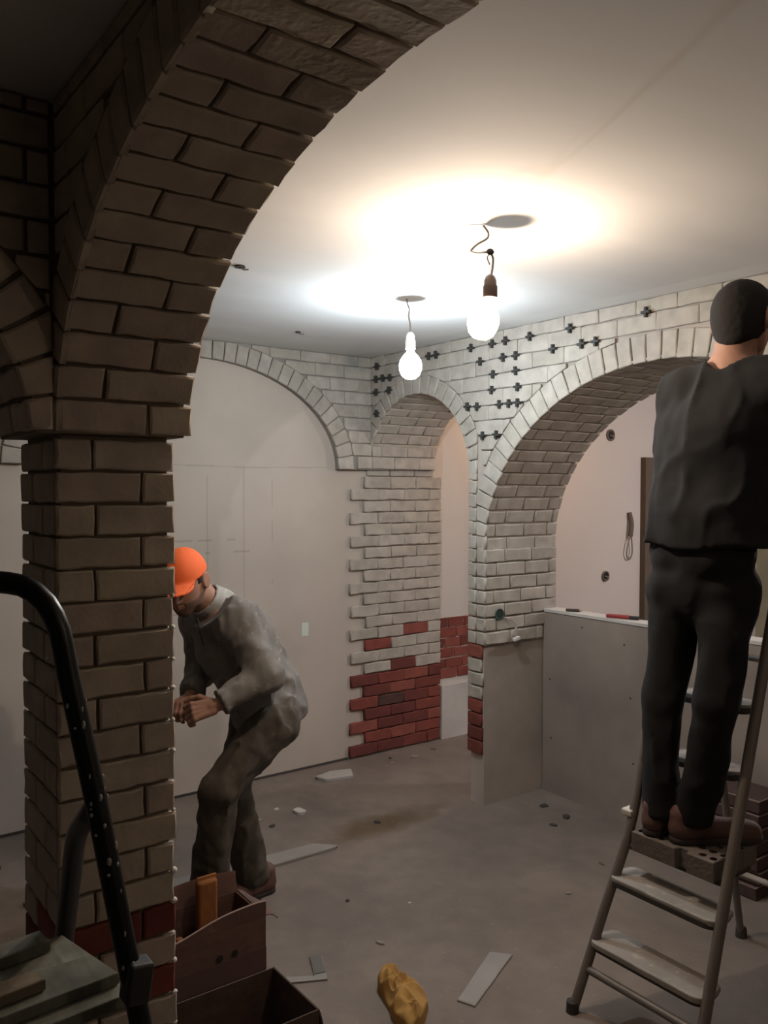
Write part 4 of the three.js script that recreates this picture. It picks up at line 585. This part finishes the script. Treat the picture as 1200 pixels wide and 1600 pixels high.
// ---- the worker on the ladder
{
  const p = person('worker seen from behind in dark T-shirt and trousers, standing on the step ladder');
  const FY = .5755; const hd = headField([2.422, 2.166, -1.442], [.985, -.05, -.04], [0, 1, 0]); const hb = hd.world(0, 0, 0);
  const J = { neckT: [2.397, 2.10, -1.452], neck: [2.385, 2.025, -1.457], chest: [2.358, 1.83, -1.478], waist: [2.335, 1.55, -1.503], pel: [2.325, 1.34, -1.515], shL: [2.365, 1.955, -1.60], shR: [2.385, 1.962, -1.315], elL: [2.60, 1.78, -1.71], wrL: [2.76, 1.84, -1.75], elR: [2.62, 1.93, -1.16], wrR: [2.75, 2.08, -1.20], hiL: [2.315, 1.31, -1.60], knL: [2.262, .985, -1.602], anL: [2.238, .675, -1.594], hiR: [2.338, 1.32, -1.435], knR: [2.262, 1.02, -1.418], anR: [2.272, .672, -1.492] };
  const hL = handBones(J.wrL, [.85, .45, .1], [-.6, .4, -.5], 1, .35), hR = handBones(J.wrR, [.9, .35, 0], [-.5, .8, .3], -1, .35);
  const core = [bone(J.pel, J.waist, .055, .07), bone(J.waist, J.chest, .07, .09), bone(J.chest, J.neck, .10, .06), bone(J.neck, J.neckT, .056, .055), bone(J.neckT, hd.world(-.02, -.05, 0), .055, .058), bone(J.neck, J.shL, .045, .05), bone(J.neck, J.shR, .045, .05), bone(J.shL, J.elL, .048, .04), bone(J.elL, J.wrL, .04, .027), bone(J.shR, J.elR, .048, .04), bone(J.elR, J.wrR, .04, .027), bone(J.hiL, J.knL, .048, .042), bone(J.knL, J.anL, .041, .034), bone(J.hiR, J.knR, .048, .042), bone(J.knR, J.anR, .041, .034)];
  p.geometry = mergeGeometries([surfaceNets(bonesSdf(core, .03), ...grow(core, .03), .011), surfaceNets(hd.fn, hb.map(c => c - .15), hb.map(c => c + .15), .004), surfaceNets(bonesSdf(hL, .006), ...grow(hL, .01), .0035), surfaceNets(bonesSdf(hR, .006), ...grow(hR, .01), .0035)]); p.material = SKIN;
  const mid = a => [[a[0], a[1], a[2] - .075], [a[0], a[1], a[2] + .075]];
  const [cL, cR] = mid(J.chest), [wL, wR] = mid(J.waist), [pL, pR] = mid(vadd(J.pel, [0, .13, 0]));
  const tee = [bone(cL, cR, .106, .106), bone(cL, wL, .106, .098), bone(cR, wR, .106, .098), bone(wL, [wL[0] - .02, 1.44, wL[2] - .03], .098, .104), bone(wR, [wR[0], 1.44, wR[2] + .02], .105, .112), bone(J.neck, J.shL, .056, .062), bone(J.neck, J.shR, .058, .068), bone(J.shL, [J.waist[0], 1.62, J.waist[2] - .065], .062, .088), bone(J.shL, vlerp(J.shL, J.elL, .85), .064, .06), bone(J.shR, vlerp(J.shR, J.elR, .85), .072, .062), bone(vadd(J.neck, [-.01, -.06, 0]), J.chest, .09, .118), bone(J.chest, J.waist, .122, .112), bone(J.waist, [J.waist[0] - .01, 1.44, J.waist[2]], .112, .118)];
  const aL = vnorm(vsub(J.elL, J.shL)), aR = vnorm(vsub(J.elR, J.shR));
  cloth('t_shirt', tee, .06, .014, 13, (d, x, y, z) => { const q = [x, y, z]; d = smax(d, 1.475 - y + .008 * Math.sin(z * 22), .01); d = smax(d, y - 2.035 - .25 * (J.neck[0] - x), .012); d = smax(d, -(Math.hypot(x - J.neck[0] + .02, (y - 2.062) * .8, z - J.neck[2] - .012) - .078), .008); for (const [e, a, s] of [[J.elL, aL, J.shL], [J.elR, aR, J.shR]]) { const v = vdot(vsub(q, vlerp(s, e, .85)), a); if (Math.hypot(...vsub(q, e)) < .14) d = smax(d, v, .01); } return d; }, clothMat(.0105, .0105, .0125), p);
  const hipB = [bone(vadd(J.pel, [0, -.02, 0]), vadd(J.pel, [0, .14, 0]), .092, .10), bone(vadd(J.pel, [0, .12, -.06]), vadd(J.pel, [0, .12, .06]), .102, .102), bone(vadd(J.hiL, [0, .03, 0]), vadd(J.hiR, [0, .03, 0]), .090, .090), bone(J.hiL, J.knL, .085, .058), bone(J.knL, vadd(J.anL, [0, -.03, 0]), .056, .052), bone(J.hiR, J.knR, .087, .060), bone(J.knR, vadd(J.anR, [0, -.03, 0]), .058, .053)];
  cloth('trousers', hipB, .018, .013, 11, (d, x, y, z) => smax(smax(d, FY + .055 - y, .008), y - 1.50, .01), clothMat(.009, .009, .0105), p);
  shoe([2.225, FY, -1.608], [2.435, FY, -1.58], .034, FY, SHOE, SOLE, p); shoe([2.245, FY, -1.522], [2.44, FY, -1.39], .037, FY, SHOE, SOLE, p);
  const dome = (x, y, z, e) => { const [f, u, r] = hd.loc(x, y, z); return (Math.hypot((f + .012) / (.101 + e), (u - .022) / (.096 + e), r / (.081 + e)) - 1) * .085; };
  const low = (x, y, z) => { const [f, u, r] = hd.loc(x, y, z); return (Math.hypot((f + .03) / .082, (u + .012) / .105, r / .074) - 1) * .075; };
  mesh('hair', surfaceNets((x, y, z) => { const [f, u, r] = hd.loc(x, y, z); let d = smin(dome(x, y, z, .005), low(x, y, z), .02) - .0015 * (n3(x * 90 + 20, y * 90, z * 90 + 20) - .5); d = smax(d, f - .035 - (u > .04 ? .5 * (u - .04) : 0) + (u < -.0 ? .038 : 0), .008); d = smax(d, -(u + .090 - 7 * r * r), .010); return d; }, hb.map(c => c - .14), hb.map(c => c + .14), .004), std(lin(.009, .007, .0065), { roughness: .9, bumpMap: fineBump, bumpScale: .002 }), p);
  const gl = mesh('glasses', mergeGeometries([tube([hd.world(-.02, .012, .089), hd.world(.04, .012, .087), hd.world(.095, .010, .070)], .0024, 16, 6), tube([hd.world(-.02, .012, -.089), hd.world(.04, .012, -.087), hd.world(.095, .010, -.070)], .0024, 16, 6), ...[-1, 1].map(s => { const g = new THREE.TorusGeometry(.024, .0018, 6, 24); const M = new THREE.Matrix4().makeBasis(V(...hd.R), V(...hd.U), V(...hd.F).negate()); M.setPosition(...hd.world(.104, .002, s * .036)); g.applyMatrix4(M); return g; }), tube([hd.world(.104, .006, -.012), hd.world(.107, .009, 0), hd.world(.104, .006, .012)], .0018, 8, 6)].map(g => { g.deleteAttribute('uv'); return g; })), std(lin(.55, .52, .48), { roughness: .35, metalness: .5 }), p);
}
renderer.render(scene, camera);
